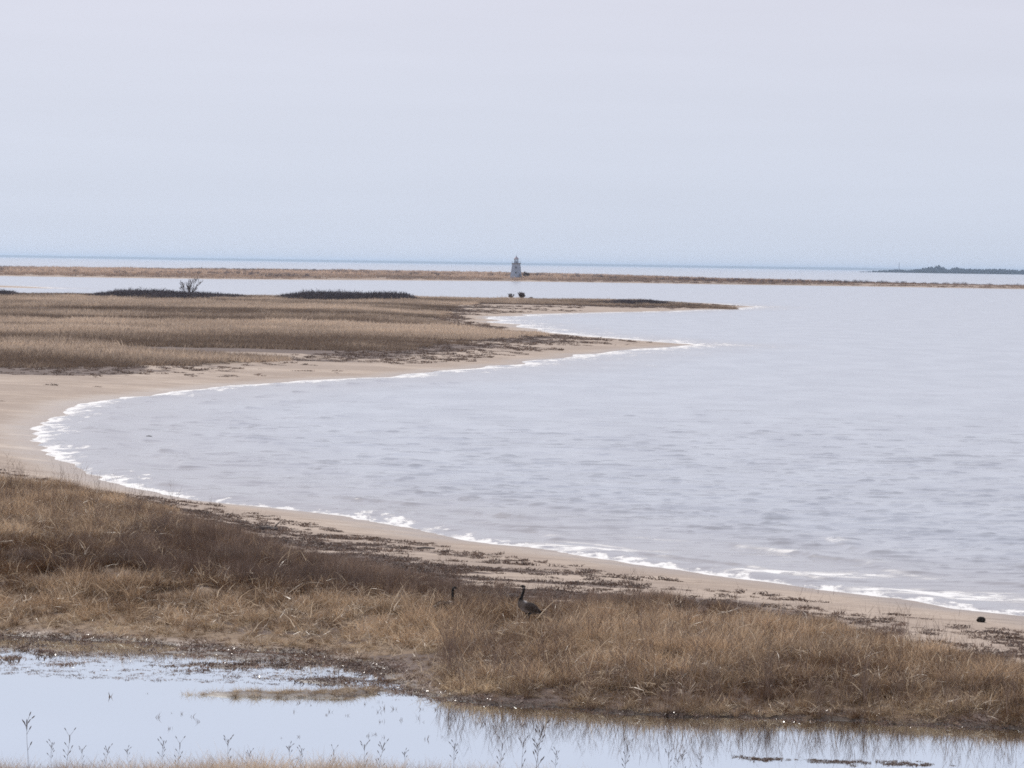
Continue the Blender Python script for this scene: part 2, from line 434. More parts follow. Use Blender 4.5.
sea = mesh_obj('sea', np.stack([sx, sy, z], 1), sf, smooth=True, kind='structure')
fattr(sea, 'offshore', np.where(ss > 0, -1, off_s)); fattr(sea, 'surfw', fw)
# second break line
second = np.zeros_like(sx)
second = np.maximum(second, rcrest)
i = np.nonzero(dist < 125)[0]
lines = [((925, 594), (965, 597), (1010, 600), (1060, 602)), ((760, 573), (800, 574.5), (835, 575.5), (868, 575)), ((540, 547), (580, 549.5), (615, 551.5), (645, 552.5)),
         ((880, 591), (930, 593), (990, 594.5))]
for L in lines:
    q = [P(a, c_, 0)[:2] for a, c_ in L]
    dm = np.full(len(i), 1e9); along = np.zeros(len(i))
    for a_, c_ in zip(q[:-1], q[1:]):
        e = c_ - a_; tt = np.clip(((sx[i] - a_[0]) * e[0] + (sy[i] - a_[1]) * e[1]) / (e @ e), 0, 1)
        dm = np.minimum(dm, np.hypot(sx[i] - a_[0] - tt * e[0], sy[i] - a_[1] - tt * e[1]))
    wobble = fbm(sx[i] * 0.8, sy[i] * 0.8, 191, 3) - 0.5
    second[i] = np.maximum(second[i], 1.2 * sstep(1.1, 0.1, dm + 0.8 * wobble))
fattr(sea, 'breaker', second)

m_sea, t, b, o = mat('grey_bay_water'); n = N(t)
pos = n.pos()
offs = n.attr('offshore').outputs['Fac']; sw = n.attr('surfw').outputs['Fac']; brk = n.attr('breaker').outputs['Fac']
ripple_tone = n.step(n.noise(n.scaled(pos, 0.25, 0.09), 1.0, 6, 0.7), 0.36, 0.64)  # light and dark of the far ripples, painted into the water colour
shallow = n.step(offs, 16.0, 0.0)
wcol = n.mix(ripple_tone, (0.335, 0.345, 0.37), (0.42, 0.435, 0.46))
wcol = n.mix(n.math('MULTIPLY', shallow, 0.55), wcol, (0.30, 0.245, 0.20))
rel = n.math('DIVIDE', offs, sw)
fn = n.noise(n.scaled(pos, 1.3, 0.55), 1.0, 6, 0.72)
fl = n.noise(n.scaled(pos, 0.35, 0.12), 1.0, 3, 0.5)
thr = n.math('ADD', n.math('MULTIPLY', n.math('SUBTRACT', fl, 0.5), 4.0), n.math('MULTIPLY', n.math('SUBTRACT', fn, 0.5), 6.5))
foam = n.step(n.math('SUBTRACT', n.math('ADD', 0.30, n.math('MULTIPLY', thr, 0.75)), rel), -0.05, 0.55)
foam = n.math('MULTIPLY', foam, n.step(fn, 0.38, 0.56))
foam = n.math('MULTIPLY', foam, n.step(offs, 14.0, 9.0) if False else 1.0)
foam = n.math('MAXIMUM', foam, n.math('MULTIPLY', n.step(n.math('SUBTRACT', n.math('ADD', 0.30, n.math('MULTIPLY', n.math('SUBTRACT', fn, 0.5), 2.2)), rel), -0.1, 0.25), n.math('MULTIPLY', n.step(fl, 0.38, 0.52), 0.9)))
b2 = n.math('MULTIPLY', brk, n.step(n.noise(n.scaled(pos, 0.9, 1.3), 1.0, 6, 0.75), 0.40, 0.55))
foam = n.math('MAXIMUM', foam, b2, clamp=True)
n.link(n.mix(foam, wcol, (0.76, 0.75, 0.73)), b.inputs['Base Color'])
b.inputs['IOR'].default_value = 1.333
rf = n.new('ShaderNodeMapRange'); n.link(foam, rf.inputs[0]); rf.inputs[3].default_value = 0.16; rf.inputs[4].default_value = 0.85
n.link(rf.outputs[0], b.inputs['Roughness'])
rip = n.noise(n.scaled(pos, 1.1, 2.6, 1, 0.12), 1.0, 5, 0.6)
rip2 = n.noise(n.scaled(pos, 0.22, 0.55, 1, 0.2), 1.0, 3, 0.5)
rip3 = n.noise(n.scaled(pos, 0.045, 0.11, 1, 0.1), 1.0, 4, 0.65)
hh = n.math('ADD', n.math('ADD', n.math('MULTIPLY', rip, 0.35), n.math('MULTIPLY', rip2, 0.8)), n.math('MULTIPLY', rip3, 16.0))
n.link(n.bump(hh, 0.3, 0.05), b.inputs['Normal'])
sea.data.materials.append(m_sea)

# ------------------------------------------------------------------ POND
pg = roughen(W([(-400, 612), (0, 630), (200, 643), (350, 655), (430, 690), (520, 700), (700, 712), (900, 720), (1024, 727), (1500, 750), (1500, 850), (1024, 812), (400, 789), (-400, 780)], PONDZ), 5, 0, 1)
pond = mesh_obj('pond_water', [(a, c, PONDZ) for a, c in pg], [list(range(len(pg)))], kind='structure')
m_pond, t, b, o = mat('still_pond_water'); n = N(t)
pos = n.pos()
b.inputs['Base Color'].default_value = (0.14, 0.135, 0.13, 1); b.inputs['Roughness'].default_value = 0.3
gl = n.new('ShaderNodeBsdfGlossy'); gl.inputs['Color'].default_value = (0.89, 0.94, 0.96, 1); gl.inputs['Roughness'].default_value = 0.035
n.link(n.bump(n.noise(n.scaled(pos, 1.2, 2.0), 1.0, 2, 0.5), 0.04, 0.008), gl.inputs['Normal'])
fr = n.new('ShaderNodeFresnel'); fr.inputs[0].default_value = 1.33
fm = n.math('ADD', n.math('MULTIPLY', fr.outputs[0], 0.62), 0.5, clamp=True)
mx = n.new('ShaderNodeMixShader'); n.link(fm, mx.inputs[0]); n.link(b.outputs[0], mx.inputs[1]); n.link(gl.outputs[0], mx.inputs[2]); n.link(mx.outputs[0], o.inputs[0])
pond.data.materials.append(m_pond)

# ------------------------------------------------------------------ FAR SHORES
def ridge(name, px0, px1, dist, zf, depth, m, n_=400, seed=0):
    vs_, fs_ = [], []
    xs = np.linspace(px0, px1, n_)
    for i, px in enumerate(xs):
        x = (px - 512) / F * dist
        h = zf(px, i)
        for (dy, zz) in ((0, -1.0), (depth * .05, h * .55), (depth * .3, h), (depth * .8, h * .9), (depth, -1.0)):
            vs_.append((x * (1 + dy / dist), dist + dy + 0.0 * i, zz))
    for i in range(n_ - 1):
        for j in range(4):
            a = i * 5 + j
            fs_.append((a, a + 5, a + 6, a + 1))
    return mesh_obj(name, vs_, fs_, m, kind='structure')
m_far, t, b, o = mat('distant_wooded_coast'); n = N(t)
n.link(n.mix(n.noise(n.scaled(n.pos(), 0.002, 0.002, .03), 1.0, 4), (0.03, 0.045, 0.035), (0.08, 0.085, 0.06)), b.inputs['Base Color']); b.inputs['Roughness'].default_value = 0.95
nzf = lambda px, s_, k: float(vnoise(np.array([px / s_]), np.array([0.5]), k)[0])
ridge('far_shore', -900, 1900, 40000, lambda px, i: 22 + 6 * nzf(px, 60, 3) + 3 * nzf(px, 9, 4), 1500, m_far, 900)

# ------------------------------------------------------------------ HAZE
m_haze = bpy.data.materials.new('thin_sea_haze'); m_haze.use_nodes = True
ht = m_haze.node_tree; ht.nodes.clear()
ho = ht.nodes.new('ShaderNodeOutputMaterial'); hv = ht.nodes.new('ShaderNodeVolumePrincipled')
hv.inputs['Color'].default_value = (0.64, 0.80, 1.0, 1); hv.inputs['Density'].default_value = 3.8e-5; hv.inputs['Anisotropy'].default_value = 0.5
ht.links.new(hv.outputs[0], ho.inputs['Volume'])
bx = [(-200000, -2000, -3.5), (200000, -2000, -3.5), (200000, 72000, -3.5), (-200000, 72000, -3.5)]
bx += [(a, c, 34.0) for a, c, _ in bx]
haze = mesh_obj('haze', bx, [(3, 2, 1, 0), (4, 5, 6, 7), (0, 1, 5, 4), (1, 2, 6, 5), (2, 3, 7, 6), (3, 0, 4, 7)], m_haze)
tag(haze, 'thin pale haze over the bay and far shores', 'haze', kind='stuff')

# ------------------------------------------------------------------ PLANT PROTOTYPES
proto_count = [0]
def blades(nb, spread, hmin, hmax, wdt, lean, curl, segs=3, seed=0, twig=0.0, lo=0.0, hi=1.0):
    r = random.Random(seed); V, Fc, T = [], [], []
    def ribbon(p, d, L, wd, crv, tone, sg=segs):
        side = Vector((-math.sin(r.uniform(0, 6.28)), math.cos(r.uniform(0, 6.28)), 0)); 
        side = (side - side.dot(d) * d).normalized()
        fall = Vector((d.x, d.y, 0)); fall = fall.normalized() if fall.length > 1e-3 else Vector((1, 0, 0))
        base = len(V)
        for i in range(sg + 1):
            tt = i / sg
            ww = wd * (1 - 0.85 * tt) * 0.5
            V.append(p - side * ww); V.append(p + side * ww); T.extend([tone, tone])
            if i < sg:
                d = (d + (fall * 0.6 - Vector((0, 0, 1)) * 0.5) * crv / sg).normalized()
                p = p + d * (L / sg)
                if p.z < 0.01: p.z = 0.01
        for i in range(sg):
            a = base + 2 * i; Fc.append((a, a + 1, a + 3, a + 2))
    for i in range(nb):
        a = r.uniform(0, 6.28); q = spread * math.sqrt(r.random())
        p = Vector((q * math.cos(a), q * math.sin(a), -0.03))
        l = abs(r.gauss(lean, lean * 0.5)); az = r.uniform(0, 6.28)
        d = Vector((math.sin(l) * math.cos(az), math.sin(l) * math.sin(az), math.cos(l)))
        L = r.uniform(hmin, hmax); tone = r.uniform(lo, hi)
        if r.random() < 0.10: tone = min(1.0, tone + 0.5)
        ribbon(p, d, L, wdt * r.uniform(0.7, 1.3), curl * r.uniform(0.3, 1.5), tone)
        if twig and r.random() < twig:
            for k in range(3):
                tt = r.uniform(0.4, 0.9); az2 = r.uniform(0, 6.28)
                d2 = (d + Vector((math.cos(az2), math.sin(az2), 0.3)) * 0.55).normalized()
                ribbon(p + d * L * tt, d2, L * 0.28, wdt * 0.7, 0.2, tone, 1)
    return V, Fc, T

def make_proto_coll(name, specs, m):
    c = bpy.data.collections.new(name)
    for i, sp in enumerate(specs):
        V, Fc, T = blades(seed=i * 31 + hash(name) % 1 + len(name) * 7, **sp)
        me = bpy.data.meshes.new('tuft'); me.from_pydata([tuple(v) for v in V], [], Fc); me.update()
        a = me.attributes.new('tone', 'FLOAT', 'POINT'); a.data.foreach_set('value', T)
        me.materials.append(m)
        ob = bpy.data.objects.new('tuft', me); c.objects.link(ob)
    return c

def scatter(name, coll, x, y, z, scl, tint, rot=None, tilt=0.12):
    k = len(x)
    me = bpy.data.meshes.new(name); me.vertices.add(k)
    me.vertices.foreach_set('co', np.stack([x, y, z], 1).astype(np.float32).ravel())
    nv = len(coll.objects)
    rot = rng.uniform(0, 6.283, k) if rot is None else rot
    rv = np.stack([rng.normal(0, tilt, k), rng.normal(0, tilt, k), rot], 1)
    me.attributes.new('rot', 'FLOAT_VECTOR', 'POINT').data.foreach_set('vector', rv.astype(np.float32).ravel())
    me.attributes.new('scl', 'FLOAT', 'POINT').data.foreach_set('value', np.asarray(scl, dtype=np.float32))
    me.attributes.new('idx', 'INT', 'POINT').data.foreach_set('value', rng.integers(0, nv, k).astype(np.int32))
    me.attributes.new('tint', 'FLOAT', 'POINT').data.foreach_set('value', np.asarray(tint, dtype=np.float32))
    o = bpy.data.objects.new(name, me); S.collection.objects.link(o)
    g = bpy.data.node_groups.new(name, 'GeometryNodeTree')
    g.interface.new_socket('Geometry', in_out='INPUT', socket_type='NodeSocketGeometry')
    g.interface.new_socket('Geometry', in_out='OUTPUT', socket_type='NodeSocketGeometry')
    gi = g.nodes.new('NodeGroupInput'); go = g.nodes.new('NodeGroupOutput')
    ip = g.nodes.new('GeometryNodeInstanceOnPoints'); ci = g.nodes.new('GeometryNodeCollectionInfo')
    ci.inputs[0].default_value = coll; ci.inputs[1].default_value = True; ci.inputs[2].default_value = True
    def na(nm, ty):
        q = g.nodes.new('GeometryNodeInputNamedAttribute'); q.data_type = ty; q.inputs[0].default_value = nm
        return q.outputs[0]
    e2r = g.nodes.new('FunctionNodeEulerToRotation')
    g.links.new(gi.outputs[0], ip.inputs['Points']); g.links.new(ci.outputs[0], ip.inputs['Instance'])
    ip.inputs['Pick Instance'].default_value = True
    g.links.new(na('idx', 'INT'), ip.inputs['Instance Index'])
    g.links.new(na('rot', 'FLOAT_VECTOR'), e2r.inputs[0]); g.links.new(e2r.outputs[0], ip.inputs['Rotation'])
    g.links.new(na('scl', 'FLOAT'), ip.inputs['Scale']); g.links.new(ip.outputs[0], go.inputs[0])
    md = o.modifiers.new('scatter', 'NODES'); md.node_group = g
    return o

def plant_mat(name, dark, light, grey, transl=0.3, scale=0.5, rough=0.6):
    """dead-grass colours: tone along blades, tint per clump, slow drift over the marsh"""
    m, t, b, o = mat(name); n = N(t)
    tone = n.attr('tone').outputs['Fac']; ti = n.attr('tint', 'INSTANCER').outputs['Fac']
    pos = n.pos()
    drift = n.noise(n.scaled(pos, scale, scale * 1.6), 1.0, 4, 0.6)
    f = n.math('ADD', n.math('MULTIPLY', tone, 0.62), n.math('MULTIPLY', n.math('SUBTRACT', drift, 0.5), 1.0), clamp=True)
    f = n.math('ADD', n.math('SUBTRACT', f, 0.12), n.math('MULTIPLY', n.math('SUBTRACT', ti, 0.5), 0.75), clamp=True)
    c = n.mix(f, dark, light)
    c = n.mix(n.math('MULTIPLY', n.step(n.noise(n.scaled(pos, scale * .6, scale), 1.0, 3, 0.6), 0.45, 0.62), 0.6), c, n.mix(f, grey, light))
    n.link(c, b.inputs['Base Color']); b.inputs['Roughness'].default_value = rough
    b.inputs['Specular IOR Level'].default_value = 0.4
    tr = n.new('ShaderNodeBsdfTranslucent'); n.link(c, tr.inputs[0])
    mx = n.new('ShaderNodeMixShader'); mx.inputs[0].default_value = transl
    n.link(b.outputs[0], mx.inputs[1]); n.link(tr.outputs[0], mx.inputs[2]); n.link(mx.outputs[0], o.inputs[0])
    return m

m_gold = plant_mat('dry_golden_marsh_grass', (0.125, 0.064, 0.031), (0.74, 0.545, 0.36), (0.17, 0.115, 0.075), transl=0.38)
m_twig = plant_mat('dead_grey_brown_stems', (0.14, 0.09, 0.066), (0.46, 0.335, 0.25), (0.16, 0.12, 0.10), transl=0.28)
m_mat = plant_mat('matted_straw', (0.21, 0.13, 0.07), (0.85, 0.69, 0.48), (0.24, 0.165, 0.10), transl=0.4)
m_pen = plant_mat('far_marsh_grass', (0.20, 0.14, 0.10), (0.70, 0.56, 0.43), (0.18, 0.13, 0.095), transl=0.4, scale=0.02)
m_dark = plant_mat('dark_leafless_thicket', (0.085, 0.068, 0.072), (0.25, 0.20, 0.19), (0.10, 0.085, 0.09), transl=0.15, scale=0.1)
m_wrack = plant_mat('dried_seaweed', (0.12, 0.08, 0.06), (0.34, 0.245, 0.19), (0.14, 0.10, 0.085), transl=0.3)
m_debris = plant_mat('wet_brown_debris', (0.12, 0.07, 0.045), (0.42, 0.28, 0.20), (0.16, 0.11, 0.085), transl=0.2, rough=0.14)
m_pale = plant_mat('bleached_straw', (0.35, 0.25, 0.16), (0.85, 0.72, 0.55), (0.4, 0.3, 0.21), transl=0.4, rough=0.4)
m_spit = plant_mat('dune_grass', (0.25, 0.17, 0.125), (0.66, 0.50, 0.38), (0.16, 0.13, 0.11), transl=0.4, scale=0.012)

m_blond = plant_mat('blond_fringe_grass', (0.26, 0.18, 0.125), (0.80, 0.66, 0.50), (0.30, 0.23, 0.18), transl=0.4)
C_bl = make_proto_coll('blond grass', [dict(nb=40, spread=0.16, hmin=0.15, hmax=0.6, wdt=0.007, lean=0.35, curl=0.9) for q in range(6)], m_blond)
C_up = make_proto_coll('upright grass', [dict(nb=44, spread=0.10 + .03 * q, hmin=0.22, hmax=0.58, wdt=0.012, lean=0.30, curl=0.9) for q in range(6)], m_gold)
C_tw = make_proto_coll('stems', [dict(nb=34, spread=0.18, hmin=0.30, hmax=0.60, wdt=0.0075, lean=0.16, curl=0.15, twig=0.6) for _ in range(4)], m_twig)
C_mt = make_proto_coll('matted straw', [dict(nb=44, spread=0.22, hmin=0.2, hmax=0.5, wdt=0.013, lean=1.0, curl=0.9, lo=0.1) for _ in range(4)], m_mat)
C_pn = make_proto_coll('far tussock', [dict(nb=54, spread=0.85, hmin=0.30, hmax=0.62, wdt=0.045, lean=0.3, curl=0.5, segs=2) for _ in range(4)], m_pen)
C_th = make_proto_coll('thicket twigs', [dict(nb=46, spread=0.9, hmin=0.7, hmax=1.5, wdt=0.06, lean=0.35, curl=0.1, segs=2, twig=0.8) for _ in range(4)], m_dark)
C_wr = make_proto_coll('weed scraps', [dict(nb=60, spread=0.22, hmin=0.03, hmax=0.11, wdt=0.022, lean=1.1, curl=1.4, segs=2) for _ in range(4)], m_wrack)
C_db = make_proto_coll('debris scraps', [dict(nb=26, spread=0.28, hmin=0.04, hmax=0.16, wdt=0.022, lean=1.2, curl=1.2, segs=2) for _ in range(4)], m_debris)
C_em = make_proto_coll('pale blades', [dict(nb=6, spread=0.22, hmin=0.2, hmax=0.65, wdt=0.021, lean=0.6, curl=1.6, lo=0.4) for _ in range(6)], m_pale)
C_st = make_proto_coll('stubble stems', [dict(nb=5, spread=0.06, hmin=0.05, hmax=0.2, wdt=0.018, lean=0.18, curl=0.6, lo=0, hi=.3) for _ in range(5)], m_twig)
C_tall = make_proto_coll('tall stems', [dict(nb=6, spread=0.2, hmin=0.5, hmax=1.0, wdt=0.010, lean=0.12, curl=0.2, twig=0.5) for _ in range(5)], m_twig)
C_sp = make_proto_coll('dune tussock', [dict(nb=46, spread=2.4, hmin=0.5, hmax=1.0, wdt=0.14, lean=0.35, curl=0.5, segs=2) for _ in range(4)], m_spit)

def sample(pxlo, pxhi, dlo, dhi, dens):
    """random ground points with even density in metres inside a wedge"""
    k0, k1 = (pxlo - 512) / F, (pxhi - 512) / F
    area = (k1 - k0) * (dhi ** 2 - dlo ** 2) / 2
    nn = int(area * dens)
    d = np.sqrt(rng.uniform(dlo ** 2, dhi ** 2, nn)); k = rng.uniform(k0, k1, nn)
    return k * d, d

GEESE = [P(443, 613, 0.62)[:2], P(524, 624, 0.62)[:2]]

# --- grass on the near rise between the pool and the beach
x, y = sample(-200, 1224, 60, 150, 40)
v = vegmask(x, y, np.full_like(x, -1.0))
k = v > -1.6; x, y, v = x[k], y[k], v[k]
zz, s_, sp_, sm_, si_ = terrain(x, y)
px, py = proj(x, y, zz)
nz1 = fbm(x * 0.35, y * 0.5, 201, 4); nz2 = fbm(x * 0.12, y * 0.25, 203, 4)
clump = fbm(x * 1.3, y * 1.3, 207, 3)
keep = (rng.random(len(x)) < np.maximum(0.22 + 0.78 * sstep(0.38, 0.58, clump), sstep(-4.5, -2.5, sp_))) & (v + 4.5 * (nz1 - 0.5) > 0) & (sm_ < 0.2) & (si_ < 0) & (sp_ < -0.05) & (s_ > 5)
x, y, zz, px, py, v, nz1, nz2, sp_, clump = (a[keep] for a in (x, y, zz, px, py, v, nz1, nz2, sp_, clump))
# which plant community stands here
grey_lo = np.interp(px, [0, 150, 300, 450, 600, 700, 800], [560, 572, 590, 607, 612, 610, 600])
grey_up = np.interp(px, [0, 100, 170, 260, 400, 700], [556, 550, 530, 520, 500, 500])
g_ = (py + 34 * (nz2 - 0.5) + 10 * (nz1 - 0.5))
gp = np.minimum(sstep(14, -16, g_ - grey_lo), sstep(-14, 16, g_ - grey_up)) * sstep(860, 760, px + 160 * (nz1 - .5)) * (0.55 + 0.45 * sstep(.40, .52, nz1))
is_grey = rng.random(len(x)) < gp * 0.9
mat_w = sstep(4.6, 0.6, -sp_ + 3.0 * (nz1 - 0.5)) * 0.85
mat_w = np.maximum(mat_w, 0.22)
mat_w = np.maximum(mat_w, sstep(0.56, 0.66, nz2) * 0.5 * (py > 600))
mat_w = np.maximum(mat_w, sstep(180, 60, np.abs(px - 60)) * sstep(26, 8, np.abs(py - 535 - 0.02 * px)) * 0.55)
is_mat = (~is_grey) & (rng.random(len(x)) < mat_w)
goose_d = np.hypot(x - GEESE[1][0], (y - GEESE[1][1] + 2.0) * 0.30)
lowg = sstep(0.5, 1.2, goose_d)
edge = 0.55 + 0.45 * sstep(0, 2.0, v)
def tints(nz1, nz2): return np.clip(0.30 + 2.2 * (nz1 - 0.5) + 1.0 * (nz2 - 0.5) + 1.8 * (clump - 0.5) + rng.normal(0, 0.32, len(nz1)), -0.4, 1.5)
ti = tints(nz1, nz2)
hgt = (0.34 + 0.55 * nz1 + 1.1 * (clump - 0.35)) * edge * (0.85 + 0.15 * lowg)
cover = (np.abs(x - GEESE[0][0]) < 0.75) & (y < GEESE[0][1] + 0.05) & (y > GEESE[0][1] - 2.6)
hgt = hgt * np.where(px < 440, 0.5 + 0.5 * sstep(0.3, 5.0, -sp_), 1.0)
hgt = np.where(cover, rng.uniform(1.0, 1.25, len(x)), hgt)
for nm, sel, coll, mul, lab in (('upright_grass', ~(is_grey | is_mat), C_up, 1.0, 'brown upright dead marsh grass on the bank behind the pool'),
                           ('dead_stems', is_grey, C_tw, 0.95, 'dark grey brown leafless stems on the bank beside the beach'),
                           ('matted_grass', is_mat, C_mt, 0.9, 'pale straw coloured flattened grass along the pool edge')):
    o = scatter(nm, coll, x[sel], y[sel], zz[sel], hgt[sel] * mul * rng.uniform(0.75, 1.2, sel.sum()), ti[sel])
    tag(o, lab, 'grass', kind='stuff')
print('near tufts', len(x))
sel = (rng.random(len(x)) < 0.8 * (0.35 + sstep(.4, .6, nz1)) * np.where(is_grey, 0.35, 1.0))
o = scatter('bleached_blades', C_em, x[sel], y[sel], zz[sel] + rng.uniform(0, 0.22, sel.sum()) * edge[sel], np.minimum(rng.uniform(0.2, 1.1, sel.sum()), rng.uniform(.25, 1.4, sel.sum())) * edge[sel], rng.uniform(0, 1, sel.sum()), tilt=0.5)
tag(o, 'single bleached straw blades bent over among the brown bank grass', 'grass', kind='stuff')
sel = (rng.random(len(x)) < 0.02 + 0.08 * sstep(.5, .6, nz2) + 0.10 * sstep(6, 1, -sp_)) & ~((px < 440) & (sp_ > -6))
o = scatter('tall_stems', C_tall, x[sel], y[sel], zz[sel], rng.uniform(0.6, 1.15, sel.sum()) * (0.6 + .4 * lowg[sel]), rng.uniform(0, 1, sel.sum()), tilt=0.06)
tag(o, 'thin dark tall stems standing above the bank grass', 'grass', kind='stuff')

# --- bank at the photographer's feet
x, y = sample(-200, 1224, 47, 58.5, 40)
v = sdist(x, y, nearbank_poly); zz, s_, sp_, sm_, si_ = terrain(x, y)
k = (v > 0) & (sp_ < -0.02) & (rng.random(len(x)) < 0.8)
x, y, zz = x[k], y[k], zz[k]
nz1 = fbm(x * 0.6, y * 0.6, 211, 3)
px, py = proj(x, y, zz)
o = scatter('foreground_grass', C_bl, x, y, zz, (0.30 + 0.9 * nz1) * (0.45 + 0.55 * sstep(800, 300, px)) * rng.uniform(.6, 1.25, len(x)), np.clip(0.75 + 2 * (nz1 - .5) + rng.normal(0, .3, len(x)), 0, 1.5))
tag(o, 'blond dry grass fringe along the near edge of the pool', 'grass', kind='stuff')

# --- islet and shallows: short straw, scraps
x, y = sample(-100, 600, 60, 82, 40)
si = sdist(x, y, islet_poly); sm = sdist(x, y, mud_poly)
zz, *_r = terrain(x, y)
k = ((si > -0.05) & (rng.random(len(x)) < 0.9))
o = scatter('islet_grass', C_mt, x[k], y[k], np.maximum(zz[k], PONDZ - .02), rng.uniform(0.25, 0.5, k.sum()), rng.uniform(0.2, 0.8, k.sum()))
tag(o, 'low tangle of dead straw on the mud islet in the pool', 'grass', kind='stuff')
k2 = (sm > 0) & (zz > PONDZ - 0.02)
k2 &= rng.random(len(x)) < 0.75
kk = k2 & (rng.random(len(x)) < .5)
o = scatter('straw_bits', C_em, x[kk], y[kk], zz[kk], rng.uniform(0.08, 0.28, kk.sum()), rng.uniform(0, 1, kk.sum()), tilt=0.6)
tag(o, 'pale bits of straw lying on the wet mud left of the pool', 'debris', kind='stuff')
o = scatter('marsh_debris', C_db, x[k2], y[k2], zz[k2], rng.uniform(0.3, 0.9, k2.sum()), rng.uniform(0.0, 1.2, k2.sum()))
tag(o, 'reddish brown plant debris lying in the shallows left of the pool', 'debris', kind='stuff')

x, y = sample(-100, 1150, 60, 84, 60)
sp = sdist(x, y, pond_poly); zz, *_r = terrain(x, y)
k = (sp > -0.7 + .8 * (fbm(x, y, 93, 3) - .5)) & (sp < 0.35) & (rng.random(len(x)) < 0.6)
x, y, zz = x[k], y[k], zz[k]
px, py = proj(x, y, zz); k = py < 742; x, y, zz = x[k], y[k], zz[k]
o = scatter('pool_edge_debris', C_db, x, y, np.maximum(zz, PONDZ - .01), rng.uniform(0.3, 0.9, len(x)), rng.uniform(-.2, 1.1, len(x)))
tag(o, 'glinting wet plant scraps along the far waterline of the pool', 'debris', kind='stuff')

x, y = sample(-100, 640, 64, 84, 60)
sm = sdist(x, y, mud_poly); zz, *_r = terrain(x, y)
st_ = fbm(x * 0.5, y * 2.2, 95, 4)
k = (sm > -0.2) & (zz < PONDZ) & (rng.random(len(x)) < 0.10 + 0.75 * sstep(.46, .56, st_))
x, y = x[k], y[k]
o = scatter('drifting_scum', C_db, x, y, np.full(len(x), PONDZ - 0.004), rng.uniform(0.15, 0.55, len(x)), rng.uniform(-.2, 1.2, len(x)), tilt=0.05)
tag(o, 'streaks of brown plant bits drifting on the shallows', 'debris', kind='stuff')

# --- stubble standing and floating in the pool
x, y = sample(330 - 240, 560, 58.5, 66, 6)
nn_ = fbm(x * 0.7, y * 0.9, 301, 3); k = (nn_ > 0.58) & (rng.random(len(x)) < .6)
o = scatter('pool_stubble', C_st, x[k], y[k], np.full(k.sum(), PONDZ - 0.005), rng.uniform(0.25, 0.8, k.sum()), rng.uniform(0, 0.3, k.sum()))
tag(o, 'dark broken stems poking out of the pool surface', 'stubble', kind='stuff')
fx, fy = [], []
for q in range(95):
    a = random.choice((random.uniform(735, 955), random.gauss(765, 12), random.gauss(830, 14), random.gauss(905, 12))); c = 758 + (a - 740) * 0.036 + random.gauss(0, 1.1)
    p_ = P(a, c, PONDZ); fx.append(p_[0]); fy.append(p_[1])
o = scatter('floating_debris', C_wr, np.array(fx), np.array(fy), np.full(len(fx), PONDZ), rng.uniform(0.25, 0.6, len(fx)), rng.uniform(0, 0.3, len(fx)))
tag(o, 'dark line of floating plant scraps at the near right of the pool', 'debris', kind='stuff')

# --- strandline scraps with real thickness
x, y = sample(-60, 1224, 68, 175, 22)
s_, sb_ = coast(x, y)
v = vegmask(x, y, sb_); px, py = proj(x, y, np.full_like(x, 0.6))
wn = fbm(x * 0.22, y * 0.55, 81, 5)
wgt = sstep(-9.5, -0.5, v) * sstep(180, 420, px) * sstep(1100, 560, px) * sstep(0.42, 0.52, wn + 0.10 * sstep(-4, 0, v))
wgt = np.maximum(wgt, sstep(-4, -0.2, v) * sstep(0.50, 0.58, wn - 0.06 * sstep(620, 700, px))) * (1 - 0.5 * sstep(600, 700, px) * sstep(980, 930, px))
wgt = np.maximum(wgt, 0.8 * sstep(950, 1010, px) * sstep(-5, -2, v) * sstep(.40, .5, wn))
wgt = np.maximum(wgt, 0.25 * sstep(0.56, 0.64, fbm(x * .5, y * .9, 97, 4)))
k = (rng.random(len(x)) < wgt) & (s_ > 3.5) & (v < 0.5)
zz, *_r = terrain(x[k], y[k])
o = scatter('strandline_seaweed', C_wr, x[k], y[k], zz, rng.uniform(0.4, 1.5, k.sum()), rng.uniform(0.0, 0.9, k.sum()))
tag(o, 'dark dried seaweed strewn in patches along the near beach', 'seaweed', kind='stuff')

# --- far marsh
x, y = sample(-160, 780, 225, 900, 1.5)
v = sdist(x, y, pen_poly) - sandgap(x, y)
k = v > -3; x, y, v = x[k], y[k], v[k]
nz1 = fbm(x * 0.02, y * 0.035, 221, 5); nz2 = fbm(x * 0.15, y * 0.2, 223, 3)
k = (v + 8 * (nz2 - 0.5) > 0) & (fbm(x * 0.012, y * 0.06, 225, 4) < 0.63)
x, y, v, nz1, nz2 = (a[k] for a in (x, y, v, nz1, nz2))
zz, *_r = terrain(x, y)
hg = (0.45 + 1.4 * nz2) * (0.8 + 0.5 * nz1) * (0.6 + 0.4 * sstep(0, 12, v))
o = scatter('far_marsh_grass', C_pn, x, y, zz, hg * 1.05, np.clip(0.58 + 3.4 * (nz1 - 0.5) + 1.3 * (nz2 - .5) + rng.normal(0, .15, len(x)), -0.5, 1.6))
tag(o, 'tan and brown marsh grass covering the low point across the bay', 'grass', kind='stuff')
print('far tufts', len(x))
x, y = sample(-160, 760, 150, 900, 0.9)
v = sdist(x, y, pen_poly); s_, _b = coast(x, y)
k = (v > -160) & (v < 4) & (s_ > 4); x, y, v, s_ = x[k], y[k], v[k], s_[k]
wf = fbm(x * 0.035, y * 0.05, 83, 5)
k = rng.random(len(x)) < np.maximum(sstep(-26, -1, v) * sstep(0.50, 0.60, wf + 0.13 * sstep(-14, 0, v)), (0.4 + 0.3 * (v < -20)) * sstep(.53, .60, fbm(x * .10, y * .12, 87, 5)))
x, y = x[k], y[k]; zz, *_r = terrain(x, y)
